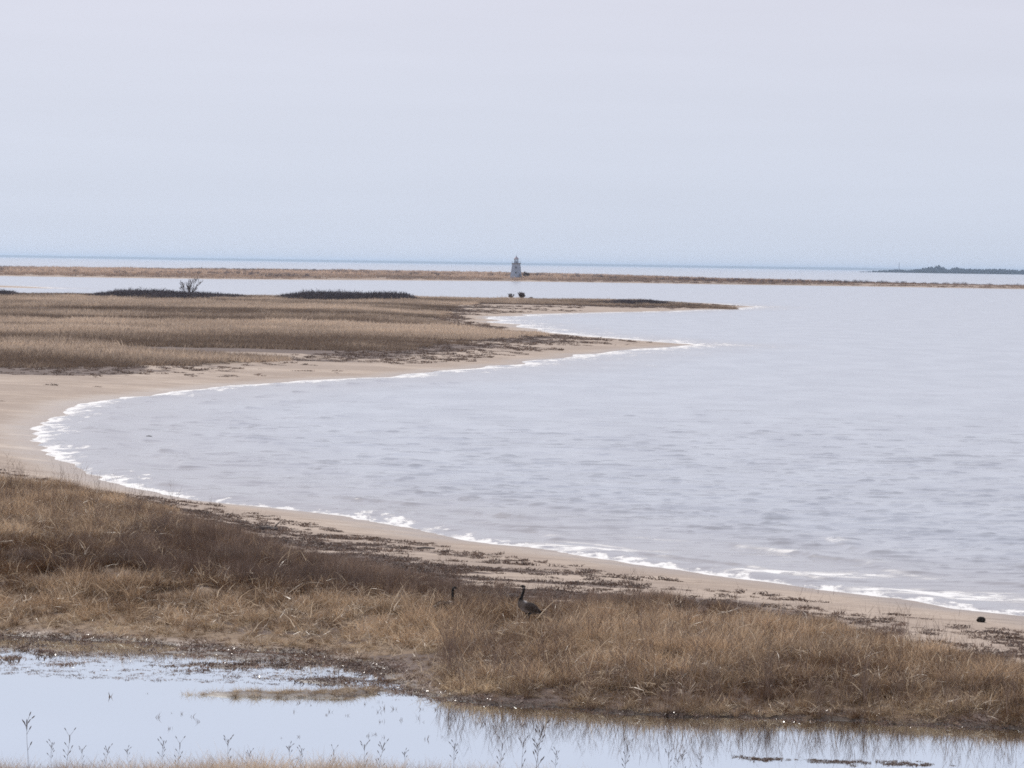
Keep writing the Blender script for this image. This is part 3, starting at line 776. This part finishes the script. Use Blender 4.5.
o = scatter('far_seaweed', C_wr, x, y, zz, rng.uniform(1.0, 3.6, len(x)) * np.clip(np.hypot(x, y) / 330, .35, 1), rng.uniform(0.0, 0.9, len(x)))
tag(o, 'black seaweed banks lying at the foot of the far marsh', 'seaweed', kind='stuff')

# --- spit grass
x, y = sample(-160, 1190, 1380, 2500, 0.04)
sb_ = sdist(x, y, spit_poly); k = sb_ > 9; x, y = x[k], y[k]
zz, *_r = terrain(x, y)
nz1 = fbm(x * 0.01, y * 0.006, 231, 4)
k = (fbm(x * 0.006, y * 0.012, 233, 4) < 0.66); x, y, zz, nz1 = x[k], y[k], zz[k], nz1[k]
o = scatter('spit_grass', C_sp, x, y, zz, (0.35 + 1.5 * nz1) * rng.uniform(.7, 1.3, len(x)), np.clip(0.8 + 3.5 * (nz1 - .5) + rng.normal(0, .2, len(x)), -.5, 1.5))
tag(o, 'dune grass along the long low sand spit', 'grass', kind='stuff')
print('spit tufts', len(x))
x, y = sample(-160, 1190, 1450, 2400, 0.009)
sb_ = sdist(x, y, spit_poly); k = (sb_ > 30) & (fbm(x * 0.008, y * 0.012, 235, 4) > 0.56); x, y = x[k], y[k]
zz, *_r = terrain(x, y)
o = scatter('spit_scrub', C_th, x, y, zz, rng.uniform(0.6, 1.5, len(x)), rng.uniform(0.3, 1.4, len(x)))
tag(o, 'scattered dark scrub on the long low sand spit', 'scrub', kind='stuff')

# --- dark thickets on the back of the far marsh
def thicket(name, prof, label, depth_m, zb=0.6):
    X_, Y_, S_ = [], [], []
    pxs = [p[0] for p in prof]; base = [p[1] for p in prof]; hs = [p[2] for p in prof]
    for q in range(int((pxs[-1] - pxs[0]) * 13)):
        a = random.uniform(pxs[0], pxs[-1]); bb = np.interp(a, pxs, base)
        hh = np.interp(a, pxs, hs)
        p_ = P(a, bb, zb); f_ = random.random(); dy = f_ * depth_m
        hump = (1 - (2 * f_ - 0.9) ** 2 * 0.5)
        X_.append(p_[0] * (1 + dy / p_[1])); Y_.append(p_[1] + dy)
        sc = hh * (p_[1] / F) / 1.15 * hump
        S_.append(max(0.25, sc) * random.uniform(0.6, 1.18))
    X_, Y_, S_ = map(np.array, (X_, Y_, S_))
    o = scatter(name, C_th, X_, Y_, np.full(len(X_), zb - 0.1), S_, rng.uniform(0, 0.7, len(X_)))
    tag(o, label, 'thicket', kind='stuff')
thicket('dark_thicket', [(86, 298.5, 2), (95, 299, 5), (120, 300.3, 8.6), (150, 300.8, 9.4), (185, 301.3, 8.2), (215, 300.7, 6.5), (240, 300.8, 5), (262, 301, 2)], 'long dark leafless thicket around the bare tree', 34)
thicket('dark_thicket', [(266, 301, 2), (285, 301.2, 6), (310, 302, 9.2), (340, 302.1, 8.8), (365, 302.2, 8.4), (390, 302.2, 8.8), (405, 301.8, 7), (422, 301.8, 2.5)], 'dark leafless thicket right of the bare tree', 30)
thicket('dark_thicket', [(-150, 293, 3), (-60, 295, 5), (0, 297, 6), (12, 297.2, 5.5), (22, 297.4, 2)], 'short dark thicket at the left edge of the far marsh', 24)
thicket('brown_scrub', [(560, 304.2, 1.5), (590, 304.6, 3), (620, 305, 4.5), (650, 305, 4.5), (675, 305, 2.5), (700, 305.6, 1.2)], 'low brown scrub on the far sandy point', 26, 0.5)

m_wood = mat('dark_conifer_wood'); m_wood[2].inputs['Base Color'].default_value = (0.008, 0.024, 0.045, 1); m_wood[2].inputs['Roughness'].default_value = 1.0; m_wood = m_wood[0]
# --- far wood, one mass
def far_wood():
    r = random.Random(3); V, Fc = [], []
    D = 10800.0
    pr = [(858, 0.3), (872, 1.4), (895, 2.8), (910, 2.6), (925, 5.0), (938, 6.5), (946, 3.2), (953, 5.5), (965, 4.2), (985, 4.2), (1000, 4.6), (1015, 4.0), (1040, 4.2), (1100, 4), (1250, 3)]
    for i in range(1500):
        a = r.uniform(858, 1250); hpx = np.interp(a, [p[0] for p in pr], [p[1] for p in pr]) * r.uniform(0.55, 1.12)
        h = max(2.0, 1.15 * hpx * D / F); dd = D + r.uniform(0, 500); x0 = (a - 512) / F * dd
        cw = h * r.uniform(0.28, 0.5); b0 = len(V)
        for lvl, (zz_, ww) in enumerate(((-1, .2), (.15, .8), (.45, 1.0), (.75, .7), (1.0, .08))):
            for s in range(7):
                an = s * 6.283 / 7 + lvl; q = cw * ww * r.uniform(0.6, 1.3)
                V.append((x0 + q * math.cos(an), dd + q * math.sin(an), max(-1, h * zz_ * r.uniform(.93, 1.05))))
        for lvl in range(4):
            for s in range(7):
                c0 = b0 + lvl * 7; Fc.append((c0 + s, c0 + (s + 1) % 7, c0 + 7 + (s + 1) % 7, c0 + 7 + s))
        Fc.append(tuple(b0 + 28 + s for s in range(7)))
    return mesh_obj('distant_wood', V, Fc, m_wood)
tag(far_wood(), 'blue hazy belt of trees on the far right shore', 'woodland', kind='stuff')
lv = [((840 - 512) / F * 10700, 10700, -1)]
islx = np.linspace(850, 1300, 60)
V = []; Fc = []
for i, a in enumerate(islx):
    x0 = (a - 512) / F * 10780
    hgt_ = 1.2 * sstep(850, 880, np.array(a)) - 1.0
    V += [(x0, 10740, -1), (x0, 10790, float(hgt_)), (x0 * 1.05, 11400, float(hgt_)), (x0 * 1.05, 11450, -1)]
    if i: 
        for j in range(3):
            k_ = (i - 1) * 4 + j; Fc.append((k_, k_ + 4, k_ + 5, k_ + 1))
mesh_obj('wooded_shore', V, Fc, m_far, kind='structure')

# ------------------------------------------------------------------ simple solid builders
def tube_mesh(paths, seg=6):
    """paths: list of lists of (point, radius)"""
    V, Fc = [], []
    for pth in paths:
        b0 = len(V); k = len(pth)
        for i, (p, r_) in enumerate(pth):
            p = Vector(p); a = Vector(pth[max(i - 1, 0)][0]); c = Vector(pth[min(i + 1, k - 1)][0])
            d = (c - a).normalized() if (c - a).length > 1e-9 else Vector((0, 0, 1))
            s1 = d.orthogonal().normalized() if i == 0 else (s1 - s1.dot(d) * d).normalized()
            s2 = d.cross(s1)
            for j in range(seg):
                an = 6.28318 * j / seg
                V.append(tuple(p + s1 * (r_ * math.cos(an)) + s2 * (r_ * math.sin(an))))
        for i in range(k - 1):
            for j in range(seg):
                Fc.append((b0 + i * seg + j, b0 + i * seg + (j + 1) % seg, b0 + (i + 1) * seg + (j + 1) % seg, b0 + (i + 1) * seg + j))
        Fc.append(tuple(b0 + j for j in reversed(range(seg)))); Fc.append(tuple(b0 + (k - 1) * seg + j for j in range(seg)))
    return V, Fc

def flat_mat(name, c1, c2, scale=3.0, rough=0.8, spec=0.3):
    m, t, b, o = mat(name); n = N(t)
    tc = n.new('ShaderNodeTexCoord')
    n.link(n.mix(n.noise(tc.outputs['Object'], scale, 5, 0.6), c1, c2), b.inputs['Base Color'])
    b.inputs['Roughness'].default_value = rough; b.inputs['Specular IOR Level'].default_value = spec
    return m
m_bark = flat_mat('grey_bark', (0.09, 0.08, 0.078), (0.17, 0.15, 0.14))
m_twg = flat_mat('dark_twigs', (0.10, 0.075, 0.07), (0.18, 0.14, 0.125))
m_white = flat_mat('white_wall_shade_tone', (0.40, 0.46, 0.54), (0.50, 0.56, 0.64), 1.5)  # white tower walls; the blue-grey of their shaded side is put into the colour
m_trim = flat_mat('grey_trim', (0.25, 0.26, 0.28), (0.35, 0.36, 0.38))
m_roof = flat_mat('pale_lantern_roof', (0.42, 0.34, 0.36), (0.52, 0.44, 0.46))
m_lglass, t, b, o = mat('lantern_pane'); n = N(t)
b.inputs['Base Color'].default_value = (.5, .55, .6, 1); b.inputs['Roughness'].default_value = .1; b.inputs['Alpha'].default_value = 0.4
m_glass = flat_mat('dark_glass', (0.04, 0.05, 0.06), (0.06, 0.07, 0.08), 1, 0.08, 0.6)
m_rock = flat_mat('dark_weedy_rock', (0.02, 0.017, 0.015), (0.06, 0.05, 0.04), 12, 0.85)
m_drift = flat_mat('silvered_driftwood', (0.10, 0.085, 0.075), (0.26, 0.22, 0.19), 8, 0.85)
m_stalk = flat_mat('dry_stalk', (0.10, 0.07, 0.05), (0.24, 0.175, 0.125), 20)
m_seed = flat_mat('seed_head', (0.09, 0.06, 0.045), (0.2, 0.14, 0.10), 30)

def branching(seed, h, n_stem, depth, r0_, spread=0.5, rmin=0.01):
    r = random.Random(seed); trunk, twigs = [], []
    def grow(p, d, L, rad, lvl):
        pts = [(tuple(p), rad)]
        for i in range(3):
            d = (d + Vector((r.gauss(0, .14), r.gauss(0, .14), r.gauss(0.04, .08)))).normalized()
            p = p + d * L / 3
            pts.append((tuple(p), max(rmin, rad * (1 - 0.2 * (i + 1)))))
        (trunk if lvl < 2 else twigs).append(pts)
        if lvl < depth:
            for k in range(r.choice((2, 3, 3))):
                a = r.uniform(0, 6.28)
                dd = (d + Vector((math.cos(a), math.sin(a), r.uniform(-.1, .4))) * spread).normalized()
                q = Vector(pts[r.choice((1, 2, 3))][0])
                grow(q, dd, L * r.uniform(.55, .8), max(rmin, rad * .55), lvl + 1)
    for s in range(n_stem):
        a = 6.28 * s / n_stem + r.uniform(-.4, .4)
        grow(Vector((0.12 * h * math.cos(a) * .4, 0.12 * h * math.sin(a) * .4, -0.15)), Vector((math.cos(a) * .4, math.sin(a) * .4, 1)).normalized(), h * r.uniform(.38, .48), r0_, 0)
    return trunk, twigs

def shrub(name, loc, h, seed, label, cat, stems=4, depth=3, r0_=0.06, rmin=0.02, spread=0.5):
    tr, tw = branching(seed, h, stems, depth, r0_, spread, rmin)
    e = empty(name, loc); V, Fc = tube_mesh(tr, 5); mesh_obj('trunk', V, Fc, m_bark, e)
    V, Fc = tube_mesh(tw, 3); mesh_obj('crown', V, Fc, m_twg, e)
    tag(e, label, cat); return e

def gz_at(p):
    zz, *_q = terrain(np.array([p[0]]), np.array([p[1]])); return float(zz[0])

p_ = P(185, 297.5, 0.6); shrub('bare_tree', (p_[0], p_[1] + 10, 0.55), 4.0, 4, 'leafless grey small tree rising above the dark thicket', 'tree', 8, 4, 0.06, 0.02, 0.42)
p_ = P(511, 300.0, 0.3); shrub('bushy_shrub', (p_[0], p_[1], gz_at(p_)), 1.5, 14, 'wide low dark bush at the head of the far sandy point', 'bush', 9, 4, 0.07, 0.04, 0.9)
p_ = P(521.5, 300.2, 0.3); shrub('bushy_shrub', (p_[0], p_[1], gz_at(p_)), 1.7, 24, 'taller round dark bush right of the wide low bush', 'bush', 14, 4, 0.06, 0.04, 0.6)
p_ = P(531, 300.6, 0.3); shrub('bushy_shrub', (p_[0], p_[1], gz_at(p_)), 0.8, 34, 'smallest flat bush right of the taller round bush', 'bush', 9, 3, 0.06, 0.04, 0.9)
p_ = P(526, 278.2, 1.2); shrub('spit_bush', (p_[0], p_[1], gz_at(p_)), 3.2, 44, 'brown bush close to the right of the lighthouse', 'bush', 9, 4, 0.12, 0.09, 0.6)

# ------------------------------------------------------------------ LIGHTHOUSE
def lighthouse(loc):
    e = empty('lighthouse', loc, R(20))
    def ngon(nn, r_, z_, rot=0): return [(r_ * math.cos(6.28318 * i / nn + rot), r_ * math.sin(6.28318 * i / nn + rot), z_) for i in range(nn)]
    def loft(rings, cap=True):
        V = [p for r_ in rings for p in r_]; k = len(rings[0]); Fc = []
        for i in range(len(rings) - 1):
            for j in range(k): Fc.append((i * k + j, i * k + (j + 1) % k, (i + 1) * k + (j + 1) % k, (i + 1) * k + j))
        if cap: Fc.append(tuple(reversed(range(k)))); Fc.append(tuple((len(rings) - 1) * k + j for j in range(k)))
        return V, Fc
    o8 = 8
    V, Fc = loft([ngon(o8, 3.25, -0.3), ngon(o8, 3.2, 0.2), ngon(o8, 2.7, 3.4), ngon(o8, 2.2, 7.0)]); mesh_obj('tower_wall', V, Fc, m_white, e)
    V, Fc = loft([ngon(o8, 3.4, -0.5), ngon(o8, 3.4, 0.18)]); mesh_obj('foundation', V, Fc, m_trim, e)
    V, Fc = loft([ngon(o8, 2.25, 7.0), ngon(o8, 2.5, 7.45), ngon(o8, 2.55, 7.62)]); mesh_obj('gallery', V, Fc, m_trim, e)
    rails = []
    for hh in (8.05, 8.45):
        q = ngon(o8, 2.3, hh); rails += [[(q[i], .035), (q[(i + 1) % o8], .035)] for i in range(o8)]
    q = ngon(o8, 2.3, 7.6); rails += [[(p, .04), ((p[0], p[1], 8.5), .04)] for p in q]
    V, Fc = tube_mesh(rails, 5); mesh_obj('railing', V, Fc, m_trim, e)
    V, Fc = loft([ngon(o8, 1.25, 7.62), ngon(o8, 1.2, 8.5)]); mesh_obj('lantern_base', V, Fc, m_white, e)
    V, Fc = loft([ngon(o8, 1.1, 8.5), ngon(o8, 1.1, 9.7)]); mesh_obj('lantern_glass', V, Fc, m_lglass, e)
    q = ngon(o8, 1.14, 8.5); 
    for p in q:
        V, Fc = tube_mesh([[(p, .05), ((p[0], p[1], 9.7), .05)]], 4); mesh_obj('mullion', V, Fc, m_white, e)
    V, Fc = loft([ngon(o8, 1.4, 9.7), ngon(o8, 1.3, 9.85), ngon(o8, .5, 10.6), ngon(o8, .15, 10.85)]); rf_ = mesh_obj('roof', V, Fc, m_roof, e)
    V, Fc = tube_mesh([[((0, 0, 10.8), .16), ((0, 0, 11.1), .2), ((0, 0, 11.3), .06), ((0, 0, 12.0), .03)]], 6); mesh_obj('finial', V, Fc, m_trim, rf_)
    for zc, an in ((2.9, 5), (5.3, 5), (5.3, 7)):
        am = 6.28318 * (an + .5) / o8; rr_ = (3.2 - 0.145 * zc) * math.cos(math.pi / 8) + 0.02
        c = Vector((math.cos(am), math.sin(am), 0)); s_ = Vector((-c.y, c.x, 0))
        Vb = [tuple(c * (rr_ + dd) + s_ * a + Vector((0, 0, zc + b_))) for dd in (-.25, .08) for a, b_ in ((-.35, -.5), (.35, -.5), (.35, .5), (-.35, .5))]
        wnd = mesh_obj('window', Vb, [(4, 5, 6, 7), (0, 1, 5, 4), (1, 2, 6, 5), (2, 3, 7, 6), (3, 0, 4, 7)], m_trim, e)
        Vp = [tuple(c * (rr_ + dd) + s_ * a + Vector((0, 0, zc + b_))) for dd in (.05, .1) for a, b_ in ((-.26, -.41), (.26, -.41), (.26, .41), (-.26, .41))]
        mesh_obj('pane', Vp, [(4, 5, 6, 7), (0, 1, 5, 4), (1, 2, 6, 5), (2, 3, 7, 6), (3, 0, 4, 7)], m_glass, wnd)
    am = 6.28318 * 6.5 / o8; c = Vector((math.cos(am), math.sin(am), 0)); s_ = Vector((-c.y, c.x, 0)); rr_ = 2.95
    Vb = [tuple(c * (rr_ + dd) + s_ * a + Vector((0, 0, b_))) for dd in (-.4, .1) for a, b_ in ((-.5, .18), (.5, .18), (.5, 2.3), (-.5, 2.3))]
    mesh_obj('door', Vb, [(4, 5, 6, 7), (0, 1, 5, 4), (1, 2, 6, 5), (2, 3, 7, 6), (3, 0, 4, 7)], m_trim, e)
    tag(e, 'white tapered wooden lighthouse with blue grey shade painted in, on the far sand spit', 'lighthouse')
p_ = P(516, 278.0, 1.3); lighthouse((p_[0], p_[1], gz_at(p_)))

# radio mast on the far wooded shore
mast = []
mx_, my_ = (897 - 512) / F * 10850, 10850
legs = [Vector((1.6 * math.cos(a), 1.6 * math.sin(a), 0)) for a in (0.3, 2.4, 4.5)]
for l_ in legs: mast.append([((l_.x, l_.y, -1), .35), ((l_.x * .3, l_.y * .3, 31.5), .25)])
for k_ in range(14):
    f_ = 1 - .7 * k_ / 14; g_ = 1 - .7 * (k_ + 1) / 14
    for a_ in range(3): mast.append([(tuple(legs[a_] * f_ + Vector((0, 0, 2.25 * k_))), .12), (tuple(legs[(a_ + 1) % 3] * g_ + Vector((0, 0, 2.25 * k_ + 2.25))), .12)])
V, Fc = tube_mesh(mast, 4); mo = mesh_obj('radio_mast', V, Fc, m_trim); mo.location = (mx_, my_, 0.5)
tag(mo, 'thin lattice mast rising from the far wooded shore', 'mast')

# ------------------------------------------------------------------ GEESE
m_goose, t, b, o = mat('goose_plumage'); n = N(t)
gc = n.attr('plumage'); tcg = n.new('ShaderNodeTexCoord')
n.link(n.mix(n.math('MULTIPLY', n.step(n.noise(tcg.outputs['Object'], 28, 4), .45, .6), 0.25), gc.outputs['Color'], (0.30, 0.25, 0.2), 'MIX'), b.inputs['Base Color'])
b.inputs['Roughness'].default_value = 0.9; b.inputs['Specular IOR Level'].default_value = 0.15
def goose(loc, rz, label, sitting=False):
    BLK = (0.012, 0.011, 0.011); WHT = (0.75, 0.73, 0.70); BRN = (0.085, 0.065, 0.05); TAN = (0.22, 0.18, 0.145); LT = (0.5, 0.46, 0.42)
    seg = 20
    # x forward; stations: centre x, z, half width, half height
    st = [(-.40, .335, .012, .008, 'tail'), (-.36, .345, .045, .015, 'tail'), (-.30, .355, .055, .028, 'tail'), (-.25, .36, .075, .055, 'rump'), (-.18, .365, .105, .085, 'body'), (-.08, .375, .135, .115, 'body'),
          (.03, .385, .145, .13, 'body'), (.13, .40, .135, .125, 'body'), (.20, .425, .11, .11, 'chest'), (.245, .47, .075, .08, 'chest'), (.262, .52, .045, .05, 'neckbase'),
          (.262, .57, .033, .036, 'neck'), (.258, .64, .028, .030, 'neck'), (.256, .71, .027, .029, 'neck'), (.262, .76, .029, .031, 'neck'), (.278, .795, .036, .036, 'cheek'), (.305, .812, .038, .034, 'cheek'),
          (.335, .808, .030, .027, 'head'), (.352, .803, .020, .019, 'bill'), (.375, .797, .015, .011, 'bill'), (.398, .792, .008, .005, 'bill')]
    V, Fc, Cc = [], [], []
    for i, (x_, z_, hw, hh, kd) in enumerate(st):
        a = st[max(i - 1, 0)]; c = st[min(i + 1, len(st) - 1)]
        d = Vector((c[0] - a[0], 0, c[1] - a[1])).normalized(); up = Vector((-d.z, 0, d.x))
        if up.z < -0.2: up = -up
        for j in range(seg):
            an = 6.28318 * j / seg; cu, sdw = math.sin(an), math.cos(an)
            V.append(tuple(Vector((x_, 0, z_)) + up * (hh * cu) + Vector((0, hw * sdw, 0))))
            if kd == 'tail': cl = BLK if cu > -0.3 else WHT
            elif kd == 'rump': cl = WHT if cu > .2 or cu < -.2 else BRN
            elif kd == 'body': cl = LT if cu < -0.75 else (TAN if cu < -0.45 else BRN)
            elif kd == 'chest': cl = TAN if cu < 0.35 else LT
            elif kd in ('neckbase', 'neck', 'head', 'bill'): cl = BLK
            elif kd == 'cheek': cl = WHT if (abs(sdw) > .6 and cu < -0.1 and i == 15) else BLK
            Cc.append(cl + (1,))
    for i in range(len(st) - 1):
        for j in range(seg): Fc.append((i * seg + j, i * seg + (j + 1) % seg, (i + 1) * seg + (j + 1) % seg, (i + 1) * seg + j))
    Fc.append(tuple(reversed(range(seg)))); Fc.append(tuple((len(st) - 1) * seg + j for j in range(seg)))
    # legs with thigh, hock and webbed foot, sunk into the belly
    for sy_ in (() if sitting else (-1, 1)):
        pth = [((-.02, .06 * sy_, .34), .05), ((-.015, .062 * sy_, .26), .034), ((-.03, .062 * sy_, .20), .014), ((-.045, .062 * sy_, .17), .011), ((-.02, .062 * sy_, .09), .009), ((-.01, .062 * sy_, .02), .010)]
        v2, f2 = tube_mesh([pth], 8); b0 = len(V); V += v2; Fc += [tuple(q + b0 for q in f_) for f_ in f2]; Cc += [(BRN if i < 8 else BLK) + (1,) for i in range(len(v2))]
        b0 = len(V)
        V += [(-.03, .062 * sy_, .012), (.07, .062 * sy_ - .04, .004), (.085, .062 * sy_, .006), (.07, .062 * sy_ + .04, .004), (0, .062 * sy_, .03)]
        Fc += [(b0, b0 + 1, b0 + 4), (b0 + 1, b0 + 2, b0 + 4), (b0 + 2, b0 + 3, b0 + 4), (b0 + 3, b0, b0 + 4)]; Cc += [BLK + (1,)] * 5
    e = empty('goose', loc, rz)
    bo = mesh_obj('body', V, Fc, m_goose, e, smooth=True)
    if sitting: bo.location.z = -0.245
    a = bo.data.attributes.new('plumage', 'FLOAT_COLOR', 'POINT'); a.data.foreach_set('color', [q for c_ in Cc for q in c_])
    for sy_ in (-1, 1):   # folded wing: a feathered shell lying along the flank, primaries crossing over the rump
        Vw, Fw = [], []
        wst = [(.17, .43, .118, .03), (.10, .435, .138, .075), (0, .425, .15, .095), (-.10, .41, .14, .085), (-.20, .39, .115, .055), (-.30, .372, .07, .03), (-.385, .36, .03, .012)]
        for (x_, z_, w_, h_) in wst:
            for j in range(7):
                q = -1 + j / 3.0
                Vw.append((x_, sy_ * (w_ * math.cos(q * .8) + .004), z_ + h_ * q))
            for j in range(7):
                q = 1 - j / 3.0
                Vw.append((x_, sy_ * (w_ * math.cos(q * .8) - .014), z_ + h_ * q))
        for i in range(len(wst) - 1):
            for j in range(14): Fw.append((i * 14 + j, i * 14 + (j + 1) % 14, (i + 1) * 14 + (j + 1) % 14, (i + 1) * 14 + j))
        Fw.append(tuple(reversed(range(14)))); Fw.append(tuple((len(wst) - 1) * 14 + j for j in range(14)))
        wo = mesh_obj('wing', Vw, Fw, m_goose, e, smooth=True)
        if sitting: wo.location.z = -0.245
        cw_ = []
        for i, s_ in enumerate(wst):
            for j in range(14): cw_ += list((BLK if i > 4 else ((.07, .055, .043) if (j + i) % 3 else (.13, .10, .085))) + (1,))
        wo.data.attributes.new('plumage', 'FLOAT_COLOR', 'POINT').data.foreach_set('color', cw_)
    ev = []
    for sy_ in (-1, 1):
        v2, f2 = tube_mesh([[((.318, .030 * sy_, .818), .001), ((.318, .034 * sy_, .818), .006), ((.318, .037 * sy_, .818), .001)]], 8); eo = mesh_obj('eye', v2, f2, m_glass, e)
        if sitting: eo.location.z = -0.245
    tag(e, label, 'goose')
    return e
def put(p2): q = P(p2[0], p2[1], 0.62); return q
for (gxp, gyp), rz, lab, cr in (((443, 613), R(35), 'goose facing right with only its black neck above the grass', 0),
                                ((524, 624), R(208), 'goose standing tall facing left, brown body and black neck', 1)):
    q = P(gxp, gyp, 0.62); z_ = gz_at(q); q = P(gxp, gyp, z_); z_ = gz_at(q)
    g_ = goose((q[0], q[1], z_), rz, lab, not cr)
    g_.scale = ((0.93,) * 3) if cr else ((0.95,) * 3)
    if cr: g_.rotation_euler = (0, R(-18), rz)

# ------------------------------------------------------------------ rocks, driftwood
def rock(pxy, wpx, hpx, seed, label, z0=None, name='rock', m=m_rock):
    q = P(pxy[0], pxy[1], 0.3 if z0 is None else z0); z_ = gz_at(q) if z0 is None else z0
    q = P(pxy[0], pxy[1], z_); sc = q[1] / F
    bm = bmesh.new(); bmesh.ops.create_icosphere(bm, subdivisions=4, radius=1.0)
    for v_ in bm.verts:
        c = v_.co; nn_ = fbm(np.array([c.x * 1.3 + seed]), np.array([c.y * 1.3 + c.z * 2.1 + seed]), seed, 4)[0]
        v_.co = c * (0.72 + 0.55 * nn_); v_.co.x *= wpx * sc / 2; v_.co.y *= wpx * sc / 2.3; v_.co.z *= hpx * sc * 0.75
        v_.co.z += hpx * sc * 0.2
    me = bpy.data.meshes.new(name); bm.to_mesh(me); bm.free(); me.materials.append(m)
    o = bpy.data.objects.new(name, me); S.collection.objects.link(o); o.location = (q[0], q[1], z_)
    tag(o, label, 'rock'); return o
rock((981, 621), 8.5, 5, 2, 'dark round rock on the sand right of the grass')
rock((1009, 688), 15, 5.5, 5, 'dark low rock half buried in the grass at the right edge')
rock((149, 437), 6, 1.6, 9, 'dark rock breaking the water in the corner of the bay', 0.0)
rock((734, 608), 4, 2.4, 12, 'small dark stone at the top of the near beach')
def drift(px_, py_, paths, label):
    q = P(px_, py_, 0.5); z_ = gz_at(q); q = P(px_, py_, z_); sc = q[1] / F
    V, Fc = tube_mesh([[((a * sc, c_ * sc, d_ * sc), r_) for a, c_, d_, r_ in pth] for pth in paths], 7)
    o = mesh_obj('driftwood', V, Fc, m_drift); o.location = (q[0], q[1], z_)
    tag(o, label, 'driftwood')
drift(265, 530, [[(-14, 0, 1, .03), (-5, 2, 2.0, .05), (4, 0, 2.2, .06), (13, -2, 1.2, .045)], [(9, 0, 2, .03), (12, 0, 6, .02), (15, 1, 8, .012)], [(-3, 0, 2, .03), (-7, 0, 5, .012)]], 'forked dark driftwood branch on the beach above the left grass')
drift(512, 600, [[(-5, 0, 3, .05), (0, 1, 4.5, .06), (5, 0, 3.5, .045), (8, 1, 3, .02)]], 'short grey driftwood piece just left of the standing goose')
drift(425, 549, [[(-9, 0, 0.6, .02), (0, 1, 1.2, .03), (10, 0, 0.8, .02)]], 'thin driftwood stick lying on the middle of the near beach')

# ------------------------------------------------------------------ weed stalks on the near bank
def stalk_mesh(seed):
    r = random.Random(seed); h = 1.0; d = Vector((r.gauss(0, .06), 0, 1)); p = Vector((0, 0, -.1)); pts = []
    st, sd_ = [], []
    for i in range(7):
        pts.append((tuple(p), 0.0055 * (1 - i / 9))); d = (d + Vector((r.gauss(0, .05), r.gauss(0, .05), 0))).normalized(); p = p + d * (h / 6)
    st.append(pts)
    for k in range(r.randint(6, 12)):
        i = r.randint(2, 5); q = Vector(pts[i][0]).lerp(Vector(pts[i + 1][0]), r.random()); s = r.choice((-1, 1))
        dd = Vector((s * r.uniform(.3, .7), r.uniform(-.3, .3), r.uniform(.6, 1))).normalized(); L = r.uniform(.07, .2)
        e_ = q + dd * L; st.append([(tuple(q), .0035), (tuple(q + dd * L * .5), .003), (tuple(e_), .0022)])
        sd_.append([(tuple(e_ - dd * .03), .004), (tuple(e_ - dd * .01), .009), (tuple(e_ + dd * .02), .009), (tuple(e_ + dd * .045), .002)])
    e_ = Vector(pts[-1][0]); sd_.append([(tuple(e_ - d * .16), .003), (tuple(e_ - d * .08), .010), (tuple(e_), .009), (tuple(e_ + d * .03), .002)])
    return tube_mesh(st, 4), tube_mesh(sd_, 5)
protos = [stalk_mesh(100 + k) for k in range(5)]
meshes = []
for (a_, b_) in protos:
    me = bpy.data.meshes.new('weed_stalk'); k_ = len(a_[0]); me.from_pydata(a_[0] + b_[0], [], a_[1] + [tuple(q + k_ for q in f_) for f_ in b_[1]]); me.update()
    me.materials.append(m_stalk); me.materials.append(m_seed)
    for i_, pl in enumerate(me.polygons): pl.material_index = 0 if i_ < len(a_[1]) else 1
    meshes.append(me)
stalks = [(27, 716, 'tallest weed stalk at the far left of the near bank'), (52, 741, None), (64, 733, 'second tall weed stalk right of the tallest one'), (82, 748, None), (104, 744, None), (128, 748, None), (163, 739, None), (175, 741, 'leaning weed stalk left of the islet, on the near bank'),
          (228, 738, 'branched weed stalk on the near bank below the islet'), (246, 750, None), (290, 745, None), (301, 748, None), (330, 750, None), (364, 744, None), (378, 741, None), (405, 752, None), (455, 744, None), (497, 743, None), (521, 740, None), (534, 722, 'thin tall stalk in the middle clump of the near bank'),
          (538, 742, None), (556, 750, None), (622, 744, 'straight lone stalk right of the middle clump'), (668, 752, None), (674, 757, None), (683, 755, None), (700, 756, None)]
for i, (a, top, lab) in enumerate(stalks):
    base_y = 783 + (a - 300) * 0.016
    q = P(a, base_y, 0.2); z_ = gz_at(q); h_ = (base_y - top) * q[1] / F
    e = bpy.data.objects.new('weed_stalk', meshes[i % 5]); S.collection.objects.link(e)
    e.location = (q[0], q[1], z_); e.rotation_euler = (0, 0, random.uniform(-.5, .5)); e.scale = (h_,) * 3
    tag(e, lab or 'small dry weed stalk among the grass fringe of the near bank', 'weed stalk', 'dry weed stalks on the near bank')
